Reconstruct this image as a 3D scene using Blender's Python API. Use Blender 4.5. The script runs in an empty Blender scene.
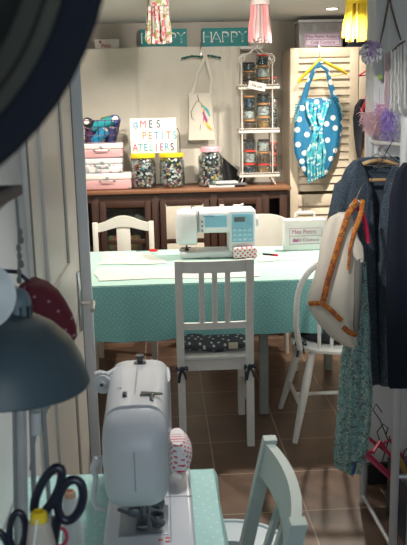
import bpy, bmesh, math, random
from mathutils import Vector, Matrix, Euler
random.seed(7)
PI = math.pi
SC = bpy.context.scene
COL = SC.collection

# ------------------------------------------------------------------ camera
F, CX, CY = 760.0, 203.5, 272.5
PITCH, YAW, ROLL, EYE = math.radians(11.67), math.radians(2.9), math.radians(1.3), 1.52
fw = Vector((math.sin(YAW)*math.cos(PITCH), math.cos(YAW)*math.cos(PITCH), -math.sin(PITCH)))
r0 = Vector((math.cos(YAW), -math.sin(YAW), 0)); u0 = r0.cross(fw)
rt = r0*math.cos(ROLL) - u0*math.sin(ROLL); up = u0*math.cos(ROLL) + r0*math.sin(ROLL)
def at(px, py, Y=None, Z=None):
    """point of the world seen at a pixel of the survey photo, at depth Y or height Z"""
    d = fw + rt*((px-CX)/F) - up*((py-CY)/F)
    t = Y/d.y if Y is not None else (Z-EYE)/d.z
    return Vector((t*d.x, t*d.y, EYE+t*d.z))
cd = bpy.data.cameras.new('camera'); cam = bpy.data.objects.new('camera', cd); COL.objects.link(cam)
cam.matrix_world = Matrix(((rt.x, up.x, -fw.x, 0), (rt.y, up.y, -fw.y, 0), (rt.z, up.z, -fw.z, EYE), (0, 0, 0, 1)))
cd.sensor_fit = 'VERTICAL'; cd.sensor_height = 24; cd.lens = F/545*24
cd.clip_start = 0.02
cd.dof.use_dof = True; cd.dof.focus_distance = 3.6; cd.dof.aperture_fstop = 9.0
SC.camera = cam

# --------------------------------------------------------------- materials
MC = {}
def base_mat(name):
    m = bpy.data.materials.new(name); m.use_nodes = True
    nt = m.node_tree; b = nt.nodes['Principled BSDF']
    return m, nt, b
def N(nt, kind, **kw):
    n = nt.nodes.new(kind)
    for k, v in kw.items():
        if hasattr(n, k): setattr(n, k, v)
        else: n.inputs[k.replace('_', ' ')].default_value = v
    return n
def mixrgb(nt, fac, a, b):
    n = nt.nodes.new('ShaderNodeMix'); n.data_type = 'RGBA'
    for s, v in ((0, fac), (6, a), (7, b)):
        if isinstance(v, bpy.types.NodeSocket): nt.links.new(v, n.inputs[s])
        elif s == 0: n.inputs[0].default_value = v
        else: n.inputs[s].default_value = (*v[:3], 1)
    return n.outputs[2]
def mat(name, c, rough=.6, metal=0, var=.12, vs=14, bump=0, bs=120, sheen=0, coat=0, alpha=1):
    if name in MC: return MC[name]
    m, nt, b = base_mat(name)
    tc = N(nt, 'ShaderNodeTexCoord'); no = N(nt, 'ShaderNodeTexNoise', Scale=vs, Detail=4.0)
    nt.links.new(tc.outputs['Object'], no.inputs['Vector'])
    out = mixrgb(nt, no.outputs['Fac'], [x*(1-var) for x in c], [min(1, x*(1+var)) for x in c])
    nt.links.new(out, b.inputs['Base Color'])
    b.inputs['Roughness'].default_value = rough; b.inputs['Metallic'].default_value = metal
    if sheen: b.inputs['Sheen Weight'].default_value = sheen
    if coat: b.inputs['Coat Weight'].default_value = coat
    if alpha < 1: b.inputs['Alpha'].default_value = alpha
    if bump:
        n2 = N(nt, 'ShaderNodeTexNoise', Scale=bs, Detail=3.0); nt.links.new(tc.outputs['Object'], n2.inputs['Vector'])
        bp = N(nt, 'ShaderNodeBump', Strength=bump, Distance=.004); nt.links.new(n2.outputs['Fac'], bp.inputs['Height'])
        nt.links.new(bp.outputs['Normal'], b.inputs['Normal'])
    MC[name] = m; return m
def dots(name, basec, dotc, spacing, radius, plane='XZ', rnd=0.0, rough=.7, var=.06, extra=None):
    if name in MC: return MC[name]
    m, nt, b = base_mat(name)
    tc = N(nt, 'ShaderNodeTexCoord'); sp = N(nt, 'ShaderNodeSeparateXYZ'); cb = N(nt, 'ShaderNodeCombineXYZ')
    nt.links.new(tc.outputs['Object'], sp.inputs[0])
    nt.links.new(sp.outputs[plane[0]], cb.inputs['X']); nt.links.new(sp.outputs[plane[1]], cb.inputs['Y'])
    rot = N(nt, 'ShaderNodeVectorRotate'); rot.inputs['Angle'].default_value = .7
    nt.links.new(cb.outputs[0], rot.inputs['Vector'])
    vo = N(nt, 'ShaderNodeTexVoronoi', voronoi_dimensions='2D'); vo.inputs['Scale'].default_value = 1/spacing
    vo.inputs['Randomness'].default_value = rnd
    nt.links.new(rot.outputs[0], vo.inputs['Vector'])
    lt = N(nt, 'ShaderNodeMath', operation='LESS_THAN'); lt.inputs[1].default_value = radius/spacing
    nt.links.new(vo.outputs['Distance'], lt.inputs[0])
    no = N(nt, 'ShaderNodeTexNoise', Scale=9.0); nt.links.new(tc.outputs['Object'], no.inputs['Vector'])
    c1 = mixrgb(nt, no.outputs['Fac'], [x*(1-var) for x in basec], [min(1, x*(1+var)) for x in basec])
    nt.links.new(mixrgb(nt, lt.outputs[0], c1, dotc), b.inputs['Base Color'])
    b.inputs['Roughness'].default_value = rough
    MC[name] = m; return m
def pattern(name, cols, scale, rough=.7, rnd=1.0, bump=0):
    """irregular print: cells of a voronoi coloured from a list (a floral or confetti print)"""
    if name in MC: return MC[name]
    m, nt, b = base_mat(name)
    tc = N(nt, 'ShaderNodeTexCoord'); vo = N(nt, 'ShaderNodeTexVoronoi', Scale=scale); vo.inputs['Randomness'].default_value = rnd
    wn = N(nt, 'ShaderNodeTexNoise', Scale=scale*.4); nt.links.new(tc.outputs['Object'], wn.inputs['Vector'])
    ad = N(nt, 'ShaderNodeVectorMath', operation='MULTIPLY_ADD'); ad.inputs[1].default_value = (.06,)*3
    nt.links.new(wn.outputs['Color'], ad.inputs[0]); nt.links.new(tc.outputs['Object'], ad.inputs[2])
    nt.links.new(ad.outputs[0], vo.inputs['Vector'])
    sp = N(nt, 'ShaderNodeSeparateColor'); nt.links.new(vo.outputs['Color'], sp.inputs[0])
    rp = N(nt, 'ShaderNodeValToRGB'); rp.color_ramp.interpolation = 'CONSTANT'
    e = rp.color_ramp.elements
    while len(e) < len(cols): e.new(.5)
    for i, c in enumerate(cols): e[i].position = i/len(cols); e[i].color = (*c, 1)
    nt.links.new(sp.outputs[0], rp.inputs[0]); nt.links.new(rp.outputs[0], b.inputs['Base Color'])
    b.inputs['Roughness'].default_value = rough
    MC[name] = m; return m
def glass(name, tint=(.9, .95, .95), gloss=.12):
    if name in MC: return MC[name]
    m = bpy.data.materials.new(name); m.use_nodes = True; nt = m.node_tree; nt.nodes.clear()
    o = N(nt, 'ShaderNodeOutputMaterial'); t = N(nt, 'ShaderNodeBsdfTransparent'); g = N(nt, 'ShaderNodeBsdfGlossy')
    t.inputs[0].default_value = (*tint, 1); g.inputs['Roughness'].default_value = .08
    lw = N(nt, 'ShaderNodeLayerWeight'); lw.inputs['Blend'].default_value = .35
    mu = N(nt, 'ShaderNodeMath', operation='MULTIPLY_ADD'); mu.inputs[1].default_value = .6; mu.inputs[2].default_value = gloss*.4
    nt.links.new(lw.outputs['Facing'], mu.inputs[0])
    mx = N(nt, 'ShaderNodeMixShader'); nt.links.new(mu.outputs[0], mx.inputs[0]); nt.links.new(t.outputs[0], mx.inputs[1]); nt.links.new(g.outputs[0], mx.inputs[2])
    nt.links.new(mx.outputs[0], o.inputs[0]); MC[name] = m; return m
def wood(name, c1, c2, scale=(18, 18, 1.6), rough=.45):
    if name in MC: return MC[name]
    m, nt, b = base_mat(name)
    tc = N(nt, 'ShaderNodeTexCoord'); mp = N(nt, 'ShaderNodeMapping'); mp.inputs['Scale'].default_value = scale
    no = N(nt, 'ShaderNodeTexNoise', Scale=2.2, Detail=6.0, Distortion=.8)
    nt.links.new(tc.outputs['Object'], mp.inputs[0]); nt.links.new(mp.outputs[0], no.inputs['Vector'])
    nt.links.new(mixrgb(nt, no.outputs['Fac'], c1, c2), b.inputs['Base Color'])
    b.inputs['Roughness'].default_value = rough; MC[name] = m; return m
def emit(name, c, s):
    m, nt, b = base_mat(name); b.inputs['Emission Color'].default_value = (*c, 1); b.inputs['Emission Strength'].default_value = s
    MC[name] = m; return m

TEAL = (.20, .50, .50)
white_paint = mat('white_paint', (.78, .78, .76), .4, var=.05)
chair_white = mat('chipped_white_paint', (.74, .76, .75), .4, var=.1, vs=30)
wall_m = mat('plaster_cream', (.60, .55, .48), .8, var=.05, bump=.2, bs=40)
wall_w = mat('plaster_white', (.70, .72, .73), .8, var=.04, bump=.15, bs=40)
ceil_m = mat('ceiling_white', (.72, .71, .69), .8, var=.03)
door_w = mat('door_cream', (.76, .74, .70), .35, var=.03)
steel = mat('brushed_steel', (.55, .55, .55), .3, 1, var=.1)
chrome = mat('chrome', (.75, .75, .77), .15, 1, var=.02)
dark_metal = mat('dark_metal', (.05, .055, .06), .4, .6)
black_pl = mat('black_plastic', (.012, .014, .022), .35)
grey_pl = mat('grey_plastic', (.22, .25, .27), .4)
mach_w = mat('machine_white', (.74, .76, .79), .32, var=.03)
mach_g = mat('machine_pearl_grey', (.54, .555, .58), .3, var=.03)
wood_d = wood('dark_stained_wood', (.022, .009, .006), (.070, .026, .014))
wood_t = wood('worn_top_wood', (.14, .058, .028), (.28, .13, .065), (1.6, 18, 18))
wood_h = wood('hanger_wood', (.42, .25, .11), (.60, .40, .20), (4, 20, 20))
cream_cloth = mat('calico', (.66, .62, .54), .9, var=.05, bump=.25, bs=300)
glass_m = glass('clear_glass')
rubber = mat('black_rubber', (.02, .02, .02), .7)

# ------------------------------------------------------------ mesh builder
class MB:
    def __init__(s): s.bm = bmesh.new(); s.mi = 0
    def _fin(s, verts):
        fs = {f for v in verts for f in v.link_faces}
        for f in fs: f.material_index = s.mi
    def box(s, c, size, rot=(0, 0, 0), bev=0, seg=2):
        r = bmesh.ops.create_cube(s.bm, size=1)
        M = Matrix.Translation(Vector(c)) @ Euler(rot).to_matrix().to_4x4() @ Matrix.Diagonal((*size, 1))
        bmesh.ops.transform(s.bm, matrix=M, verts=r['verts'])
        vs = r['verts']
        if bev:
            es = list({e for v in vs for e in v.link_edges})
            q = bmesh.ops.bevel(s.bm, geom=es, offset=bev, segments=seg, affect='EDGES', profile=.5)
            vs = list({v for f in q['faces'] for v in f.verts}) + [v for v in vs if v.is_valid]
        s._fin(vs); return s
    def bar(s, p0, p1, w, d, up=(0, 0, 1), bev=0):
        """square bar from p0 to p1, w across, d along `up`"""
        p0, p1 = Vector(p0), Vector(p1); z = (p1-p0); L = z.length; z.normalize()
        x = z.cross(Vector(up))
        if x.length < 1e-4: x = z.cross(Vector((0, 1, 0)))
        x.normalize(); y = z.cross(x)
        R = Matrix((x, y, z)).transposed().to_euler()
        return s.box((p0+p1)/2, (w, d, L), R, bev)
    def rings(s, rings, cap=True, closed=False):
        """rings: list of equally long point lists"""
        vr = [[s.bm.verts.new(p) for p in r] for r in rings]
        n = len(vr[0]); out = []
        m = len(vr) if closed else len(vr)-1
        for i in range(m):
            a, b = vr[i], vr[(i+1) % len(vr)]
            for j in range(n):
                k = (j+1) % n
                try: f = s.bm.faces.new((a[j], a[k], b[k], b[j])); f.material_index = s.mi
                except ValueError: pass
        if cap and not closed:
            for r in (vr[0][::-1], vr[-1]):
                try: f = s.bm.faces.new(r); f.material_index = s.mi
                except ValueError: pass
        return s
    def tube(s, pts, r, seg=8, closed=False, flat=1.0, flatdir=None, cap=True):
        pts = [Vector(p) for p in pts]; n = len(pts)
        rs = r if isinstance(r, (list, tuple)) else [r]*n
        R = []; prev = None
        for i, p in enumerate(pts):
            if closed: t = pts[(i+1) % n]-pts[i-1]
            else: t = pts[min(i+1, n-1)]-pts[max(i-1, 0)]
            t.normalize()
            if flatdir is not None: x = t.cross(Vector(flatdir))
            elif prev is None: x = t.cross(Vector((0, 0, 1)) if abs(t.z) < .9 else Vector((0, 1, 0)))
            else: x = prev - t*prev.dot(t)
            if x.length < 1e-5: x = t.cross(Vector((1, 0, 0)))
            x.normalize(); prev = x; y = t.cross(x)
            R.append([p + x*rs[i]*math.cos(a) + y*rs[i]*flat*math.sin(a) for a in (2*PI*k/seg for k in range(seg))])
        return s.rings(R, cap=cap, closed=closed)
    def cyl(s, p0, p1, r0_, r1_=None, seg=16): return s.tube([p0, p1], [r0_, r0_ if r1_ is None else r1_], seg)
    def lathe(s, prof, c=(0, 0, 0), seg=24, M=None):
        """prof: (r, z) from bottom to top"""
        M = M or Matrix.Identity(4); c = Vector(c)
        R = [[c + (M @ Vector((max(r, 1e-4)*math.cos(a), max(r, 1e-4)*math.sin(a), z))) for a in (2*PI*k/seg for k in range(seg))] for r, z in prof]
        return s.rings(R, cap=True)
    def sph(s, c, r, sc=(1, 1, 1), seg=14, rot=(0, 0, 0)):
        q = bmesh.ops.create_uvsphere(s.bm, u_segments=seg, v_segments=max(6, seg//2+1), radius=r)
        bmesh.ops.transform(s.bm, matrix=Matrix.Translation(Vector(c)) @ Euler(rot).to_matrix().to_4x4() @ Matrix.Diagonal((*sc, 1)), verts=q['verts'])
        s._fin(q['verts']); return s
    def prism(s, pts, d):
        """polygon (3-D points) pushed along vector d"""
        d = Vector(d); pts = [Vector(p) for p in pts]
        return s.rings([pts, [p+d for p in pts]])
    def loft(s, secs, seg=40, folds=0, amp=0, ph=0, drift=.6, cap=True, sq=2.0):
        """secs: (cx, cy, cz, rx, ry): stacked horizontal oval sections with cloth folds"""
        R = []
        for i, (x, y, z, rx, ry) in enumerate(secs):
            t = i/max(1, len(secs)-1); ring = []
            for k in range(seg):
                a = 2*PI*k/seg
                ca, sa = math.cos(a), math.sin(a)
                if sq != 2:
                    ca = math.copysign(abs(ca)**(2/sq), ca); sa = math.copysign(abs(sa)**(2/sq), sa)
                w = 1 + amp*(.4+.6*t)*(math.sin(folds*a+ph+drift*t*3) + .5*math.sin((folds*1.7+1)//1*a+ph*2-2*t))
                ring.append(Vector((x+rx*ca*(1+(w-1)*.3), y+ry*sa*w, z)))
            R.append(ring)
        return s.rings(R, cap=cap)
    def sheet(s, fn, nu, nv, th=.002):
        """fn(u, v) -> point; a cloth sheet of thickness th (pushed along its own normal)"""
        P = [[Vector(fn(i/nu, j/nv)) for j in range(nv+1)] for i in range(nu+1)]
        def nrm(i, j):
            a = P[min(i+1, nu)][j]-P[max(i-1, 0)][j]; b = P[i][min(j+1, nv)]-P[i][max(j-1, 0)]
            n = a.cross(b); return n.normalized() if n.length > 1e-9 else Vector((0, 0, 1))
        A = [[s.bm.verts.new(P[i][j]) for j in range(nv+1)] for i in range(nu+1)]
        B = [[s.bm.verts.new(P[i][j]-nrm(i, j)*th) for j in range(nv+1)] for i in range(nu+1)]
        def fc(*v):
            f = s.bm.faces.new(v); f.material_index = s.mi
        for i in range(nu):
            for j in range(nv):
                fc(A[i][j], A[i+1][j], A[i+1][j+1], A[i][j+1]); fc(B[i][j], B[i][j+1], B[i+1][j+1], B[i+1][j])
        for i in range(nu):
            fc(A[i][0], B[i][0], B[i+1][0], A[i+1][0]); fc(A[i][nv], A[i+1][nv], B[i+1][nv], B[i][nv])
        for j in range(nv):
            fc(A[0][j], A[0][j+1], B[0][j+1], B[0][j]); fc(A[nu][j], B[nu][j], B[nu][j+1], A[nu][j+1])
        return s
    def build(s, name, mats, parent=None, smooth=True):
        off = Vector((0, 0, 0)); p = parent
        while p is not None: off += p.location; p = p.parent
        bmesh.ops.recalc_face_normals(s.bm, faces=s.bm.faces)
        me = bpy.data.meshes.new(name)
        if off.length: bmesh.ops.translate(s.bm, vec=-off, verts=s.bm.verts)
        s.bm.to_mesh(me); s.bm.free()
        for m in (mats if isinstance(mats, (list, tuple)) else [mats]): me.materials.append(m)
        if smooth:
            me.polygons.foreach_set('use_smooth', [True]*len(me.polygons))
            try: me.set_sharp_from_angle(angle=math.radians(38))
            except Exception: pass
        o = bpy.data.objects.new(name, me); COL.objects.link(o)
        if parent is not None: o.parent = parent
        return o
def thing(name, label, cat, loc=(0, 0, 0), group=None):
    o = bpy.data.objects.new(name, None); o.empty_display_size = .05; COL.objects.link(o); o.location = loc
    o['label'] = label; o['category'] = cat
    if group: o['group'] = group
    return o
def tag(o, label, cat, group=None, kind=None):
    o['label'] = label; o['category'] = cat
    if group: o['group'] = group
    if kind: o['kind'] = kind
    return o
def struct(name, mb, m, parent=None):
    o = mb.build(name, m, parent, smooth=False)
    if parent is None: o['kind'] = 'structure'
    return o
def copy_tree(o, label=None, loc=None, rotz=None, parent=None):
    c = o.copy(); COL.objects.link(c); c.parent = parent
    for ch in list(o.children): copy_tree(ch, parent=c)
    if label: c['label'] = label
    if loc is not None: c.location = loc
    if rotz is not None: c.rotation_euler = (0, 0, rotz)
    return c
def text(word, name, size, p, m, parent, ext=.0008, rot=(PI/2, 0, 0), align='CENTER', sx=1):
    cu = bpy.data.curves.new('t', 'FONT'); cu.body = word; cu.size = size; cu.align_x = align; cu.align_y = 'CENTER'
    cu.extrude = ext
    t = bpy.data.objects.new('t', cu); me = bpy.data.meshes.new_from_object(t)
    bpy.data.objects.remove(t); me.name = name; me.materials.clear(); me.materials.append(m)
    off = Vector((0, 0, 0)); q = parent
    while q is not None: off += q.location; q = q.parent
    me.transform(Matrix.Translation(Vector(p)-off) @ Euler(rot).to_matrix().to_4x4() @ Matrix.Diagonal((sx, 1, 1, 1)))
    o = bpy.data.objects.new(name, me); COL.objects.link(o); o.parent = parent
    return o
def arc(c, r, a0, a1, n, plane='xz', ry=None):
    c = Vector(c); ry = ry or r; out = []
    for i in range(n+1):
        a = math.radians(a0+(a1-a0)*i/n); u, v = r*math.cos(a), ry*math.sin(a)
        out.append(c+(Vector((u, 0, v)) if plane == 'xz' else Vector((u, v, 0)) if plane == 'xy' else Vector((0, u, v))))
    return out

# ---------------------------------------------------------------- setting
CE = 2.17; DY0, DY1 = 2.90, 3.02
def floor_mat():
    m, nt, b = base_mat('floor_tiles')
    tc = N(nt, 'ShaderNodeTexCoord'); mp = N(nt, 'ShaderNodeMapping'); mp.inputs['Location'].default_value = (-.185, -.024, 0)
    br = N(nt, 'ShaderNodeTexBrick'); br.offset = 0; br.squash = 1
    for k, v in (('Scale', 1), ('Mortar Size', .0045), ('Brick Width', .334), ('Row Height', .334), ('Mortar Smooth', .3), ('Bias', 0)): br.inputs[k].default_value = v
    br.inputs['Color1'].default_value = (.140, .084, .058, 1); br.inputs['Color2'].default_value = (.105, .066, .048, 1); br.inputs['Mortar'].default_value = (.28, .23, .19, 1)
    nt.links.new(tc.outputs['Object'], mp.inputs[0]); nt.links.new(mp.outputs[0], br.inputs['Vector'])
    no = N(nt, 'ShaderNodeTexNoise', Scale=7.0, Detail=6.0); nt.links.new(tc.outputs['Object'], no.inputs['Vector'])
    rp = N(nt, 'ShaderNodeValToRGB'); rp.color_ramp.elements[0].position = .3; rp.color_ramp.elements[0].color = (.7, .7, .7, 1); rp.color_ramp.elements[1].position = .75; rp.color_ramp.elements[1].color = (1.25, 1.2, 1.15, 1)
    nt.links.new(no.outputs['Fac'], rp.inputs[0])
    mx = nt.nodes.new('ShaderNodeMix'); mx.data_type = 'RGBA'; mx.blend_type = 'MULTIPLY'; mx.inputs[0].default_value = 1
    nt.links.new(br.outputs['Color'], mx.inputs[6]); nt.links.new(rp.outputs[0], mx.inputs[7]); nt.links.new(mx.outputs[2], b.inputs['Base Color'])
    bp = N(nt, 'ShaderNodeBump', Strength=.5, Distance=.003); bp.invert = True
    nt.links.new(br.outputs['Fac'], bp.inputs['Height']); nt.links.new(bp.outputs['Normal'], b.inputs['Normal'])
    b.inputs['Roughness'].default_value = .38
    return m
struct('floor', MB().box((.45, 2.2, -.05), (4.4, 7.2, .1)), floor_mat())
struct('ceiling', MB().box((.45, 2.2, CE+.05), (4.4, 7.2, .1)), ceil_m)
struct('wall_back', MB().box((.45, 5.71, CE/2), (4.4, .12, CE)), wall_m)
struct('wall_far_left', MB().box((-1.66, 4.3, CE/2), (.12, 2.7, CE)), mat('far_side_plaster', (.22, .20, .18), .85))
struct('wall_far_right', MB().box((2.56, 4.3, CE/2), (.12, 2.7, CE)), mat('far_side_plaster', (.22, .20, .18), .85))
struct('wall_left', MB().box((-.39, 1.1, CE/2), (.12, 3.6, CE)), wall_w)
struct('wall_right', MB().box((1.09, 1.1, CE/2), (.12, 3.6, CE)), wall_w)
struct('wall_divider_left', MB().box((-.95, (DY0+DY1)/2, CE/2), (1.3, DY1-DY0, CE)), wall_w)
struct('wall_divider_right', MB().box((1.65, (DY0+DY1)/2, CE/2), (1.69, DY1-DY0, CE), bev=0), wall_w)
struct('wall_divider_header', MB().box((.25, (DY0+DY1)/2, 2.09), (1.12, DY1-DY0, .16)), wall_w)
# pale jamb of the doorway and its casing
struct('trim_1', MB().box((-.309, 2.893, 1.0), (.042, .02, 2.0), bev=.003), mat('blue_grey_paint', (.78, .84, .90), .4, var=.03))
# dark strip along the foot of the right pier
struct('dark_strip_right', MB().box((.91, 2.888, .045), (.2, .02, .09)), dark_metal)
# door in the left wall
d1 = MB().box((-.325, 2.31, 1.0), (.012, .98, 2.0), bev=.003).build('door_1', door_w, None, False); d1['kind'] = 'structure'
def molding(y0, y1, z0, z1):
    b = MB(); x = -.317
    for (a, c, d) in ((y0, z0, 0), (y0, z1, 1)):
        pass
    w = .016
    for ya in (y0, y1): b.bar((x, ya, z0), (x, ya, z1), w, .012, (1, 0, 0), .003)
    for za in (z0, z1): b.bar((x, y0, za), (x, y1, za), w, .012, (1, 0, 0), .003)
    return b
g = mat('door_groove', (.30, .28, .25), .6, var=.05)
molding(2.02, 2.47, 1.05, 1.90).build('door_molding', door_w, d1)
molding(2.02, 2.47, .20, .86).build('door_molding', door_w, d1)
b = MB()
for (z0, z1) in ((1.05, 1.9), (.2, .86)):
    for y in (2.035, 2.455): b.box((-.3185, y, (z0+z1)/2), (.002, .010, z1-z0-.02))
b.build('door_groove', g, d1)
b = MB()
for y in (1.835, 2.795): b.box((-.3175, y, 1.0), (.004, .010, 1.98))
b.build('door_gap', g, d1)
h = MB().box((-.314, 2.70, .87), (.008, .036, .22), bev=.003)
h.cyl((-.31, 2.70, .865), (-.268, 2.70, .865), .009)
h.tube([(-.268, 2.70, .865), (-.265, 2.67, .864), (-.262, 2.60, .860)], .009, 10)
h.build('door_handle', chrome, d1)

# ------------------------------------------------------------- sideboard
def X5(px): return -.514+(px-85)*.00664
SBX0, SBX1, SBY, SBT = -.62, .835, 5.06, 1.045
sb = thing('sideboard', 'dark stained wooden sideboard along the back wall under the curtain', 'sideboard', ((SBX0+SBX1)/2, 5.24, 0))
MB().box(((SBX0+SBX1)/2, 5.235, SBT-.0125), (SBX1-SBX0+.04, .39, .025), bev=.006).build('top', wood_t, sb)
b = MB()
b.box(((SBX0+SBX1)/2, 5.41, .55), (SBX1-SBX0, .02, .94)); b.box(((SBX0+SBX1)/2, 5.25, .10), (SBX1-SBX0, .33, .04))
for x in (SBX0+.01, -.45, -.055, .335, SBX1-.01): b.box((x, 5.25, .55), (.02, .34, .94))
b.box(((SBX0+SBX1)/2, 5.085, .99), (SBX1-SBX0, .03, .05)); b.box(((SBX0+SBX1)/2, 5.085, .11), (SBX1-SBX0, .03, .05))
for x in (SBX0+.035, -.455, -.055, .335, .685, SBX1-.03): b.box((x, 5.083, .55), (.05, .03, .93), bev=.004)
b.build('body', wood_d, sb)
MB().box(((SBX0+SBX1)/2, 5.25, .62), (SBX1-SBX0-.04, .3, .015)).build('shelf', wood_d, sb)
for x in (SBX0+.04, SBX1-.04):
    for y in (5.10, 5.38): MB().lathe([(.018, 0), (.03, .03), (.022, .06), (.03, .081)], (x, y, 0)).build('foot', wood_d, sb)
def glazed(x0, x1, glassy=True, white=False):
    z0, z1 = .14, .972; w = .042
    b = MB()
    for x in (x0+w/2, x1-w/2): b.box((x, 5.062, (z0+z1)/2), (w, .022, z1-z0), bev=.004)
    for z in (z0+w/2, z1-w/2, .70): b.box(((x0+x1)/2, 5.062, z), (x1-x0-2*w, .020, w if z != .70 else .03), bev=.003)
    d = b.build('door', wood_d, sb)
    if white:
        MB().box(((x0+x1)/2, 5.058, .827), (x1-x0-2*w+.01, .012, .235), bev=.003).build('panel', mat('cream_panel', (.62, .56, .47), .6), d)
        MB().box(((x0+x1)/2, 5.058, .435), (x1-x0-2*w+.01, .012, .49), bev=.003).build('panel', MC['cream_panel'], d)
    else:
        MB().box(((x0+x1)/2, 5.068, .55), (x1-x0-2*w+.01, .004, .74)).build('pane', glass_m, d)
    MB().sph((x1-w/2, 5.045, .60), .012).build('knob', mat('brass', (.5, .35, .12), .3, 1), d)
glazed(-.425, -.085); glazed(-.025, .305, white=True); glazed(.365, .66)
# things behind the left glass
for px, c, nm in ((108, (.12, .16, .05), 'green'), (113, (.45, .03, .05), 'red'), (127, (.35, .22, .08), 'ochre'), (134, (.30, .18, .07), 'tan')):
    x = X5(px); o = MB().lathe([(.0, 0), (.028, .004), (.034, .03), (.030, .07), (.022, .10), (0, .108)], (x, 5.14, .628)).build('yarn_ball', mat(nm+'_yarn', c, .9, bump=.5))
    tag(o, nm+' yarn ball standing inside the left glass door of the sideboard', 'yarn')

# ------------------------------------------------------- curtain and shelf
tag(MB().box((.05, 5.55, 1.975), (1.35, .2, .02), bev=.002).build('wall_shelf', white_paint), 'long pale wall shelf hidden behind the top of the cream curtain', 'shelf')
def curt(u, v):
    x = -.60+u*1.16; z = 1.985-v*(1.985-1.05)
    k = max(0, u-.82)/.18
    fo = .004*math.sin(u*26+1.5*v)+.006*math.sin(u*9+2)+.022*k*math.sin(u*95+v*2)*(.3+v)
    bow = -.10*k*k*v*v
    y = 5.435+fo - .012*math.exp(-((u-.40)*60)**2) - .02*v*math.sin(u*17+v*3)*.5 - abs(bow)*.3
    return (x + k*.06*v, y, z - .006*math.sin(u*9)*(1-v))
tag(MB().sheet(curt, 120, 16, .003).build('curtain', cream_cloth), 'plain cream calico curtain hanging behind the sideboard display', 'curtain')

# HAPPY signs, card
teal_card = mat('teal_card', (.03, .26, .27), .6); white_ink = mat('white_ink', (.85, .85, .82), .6)
for (x0, x1, lab) in ((140, 187, 'teal HAPPY sign behind the floral tassel on the shelf'), (202, 248, 'teal HAPPY sign on the shelf left of the pink tassel')):
    a = at(x0, 40, Y=5.52); c = at(x1, 40, Y=5.52); w = c.x-a.x; cx = (a.x+c.x)/2
    s = thing('party_sign', lab, 'sign', (cx, 5.52, 1.985), 'HAPPY signs')
    MB().box((cx, 5.52, 2.05), (w, .012, .13), bev=.002).build('board', teal_card, s)
    for i, ch in enumerate('HAPPY'):
        p = (cx+(i-2)*w*.19, 5.512, 2.050)
        t = text(ch, 'letter', .105, p, white_ink, s, ext=.0006)
        text(ch, 'letter_centre', .080, (p[0], 5.5105, p[2]), teal_card, t, ext=.0006)
a = at(107, 43, Y=5.52)
s = thing('greeting_card_box', 'small white box with red script and a face at the curtain top', 'box', (a.x, 5.52, 1.985))
MB().box((a.x, 5.53, 2.018), (.168, .05, .066), bev=.003).build('carton', mat('white_card', (.74, .72, .68), .6), s)
text('Petit', 'script', .036, (a.x-.005, 5.503, 2.008), mat('red_ink', (.55, .06, .06), .6), s)
MB().sph((a.x-.045, 5.504, 2.035), .009, (1, .2, 1)).build('face_print', MC['red_ink'], s)

# --------------------------------------------------------------- lightbox
lb0, lb1 = at(131, 155, Y=5.2), at(176, 118, Y=5.2)
LX, LZ0, LZ1, LW = (lb0.x+lb1.x)/2, 1.2775, lb1.z+.003, lb1.x-lb0.x
s = thing('letter_lightbox', 'white letter board reading MES PETITS ATELIERS on two yellow-lidded jars', 'lightbox', (LX, 5.22, LZ0))
MB().box((LX, 5.22, (LZ0+LZ1)/2), (LW, .045, LZ1-LZ0), bev=.005).build('case', mat('white_acrylic', (.80, .82, .80), .35, var=.02), s)
b = MB(); hh = LZ1-LZ0
for k in (1/3, 2/3): b.box((LX, 5.1965, LZ0+hh*k), (LW-.01, .003, .004))
b.build('rail', mat('clear_rail', (.45, .50, .52), .3), s)
lc = {k: mat(k+'_letter', c, .5) for k, c in dict(black=(.03, .03, .04), pink=(.75, .10, .16), blue=(.05, .30, .52), orange=(.75, .22, .06), teal=(.05, .40, .42), purple=(.32, .06, .25)).items()}
def row(word, cols, x0, dx, z):
    for i, ch in enumerate(word):
        if ch != ' ': text(ch, 'letter', .050 if ch == '@' else .072, (x0+i*dx, 5.194, z), lc[cols[i]], s, sx=.80)
row('@MES', ['blue', 'pink', 'black', 'black'], LX-LW*.38, LW*.165, LZ0+hh*.825)
row('PETITS', ['orange', 'orange', 'blue', 'teal', 'orange', 'teal'], LX-LW*.20, LW*.132, LZ0+hh*.50)
row('ATELIERS', ['pink', 'teal', 'blue', 'teal', 'pink', 'purple', 'blue', 'black'], LX-LW*.40, LW*.114, LZ0+hh*.165)
cb = MB().tube([(lb1.x-.01, 5.235, 1.42), (lb1.x+.01, 5.25, 1.44), (lb1.x+.022, 5.26, 1.40), (lb1.x+.022, 5.27, 1.2), (lb1.x+.02, 5.28, 1.052)], .003).build('power_cable', black_pl, s)

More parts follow.
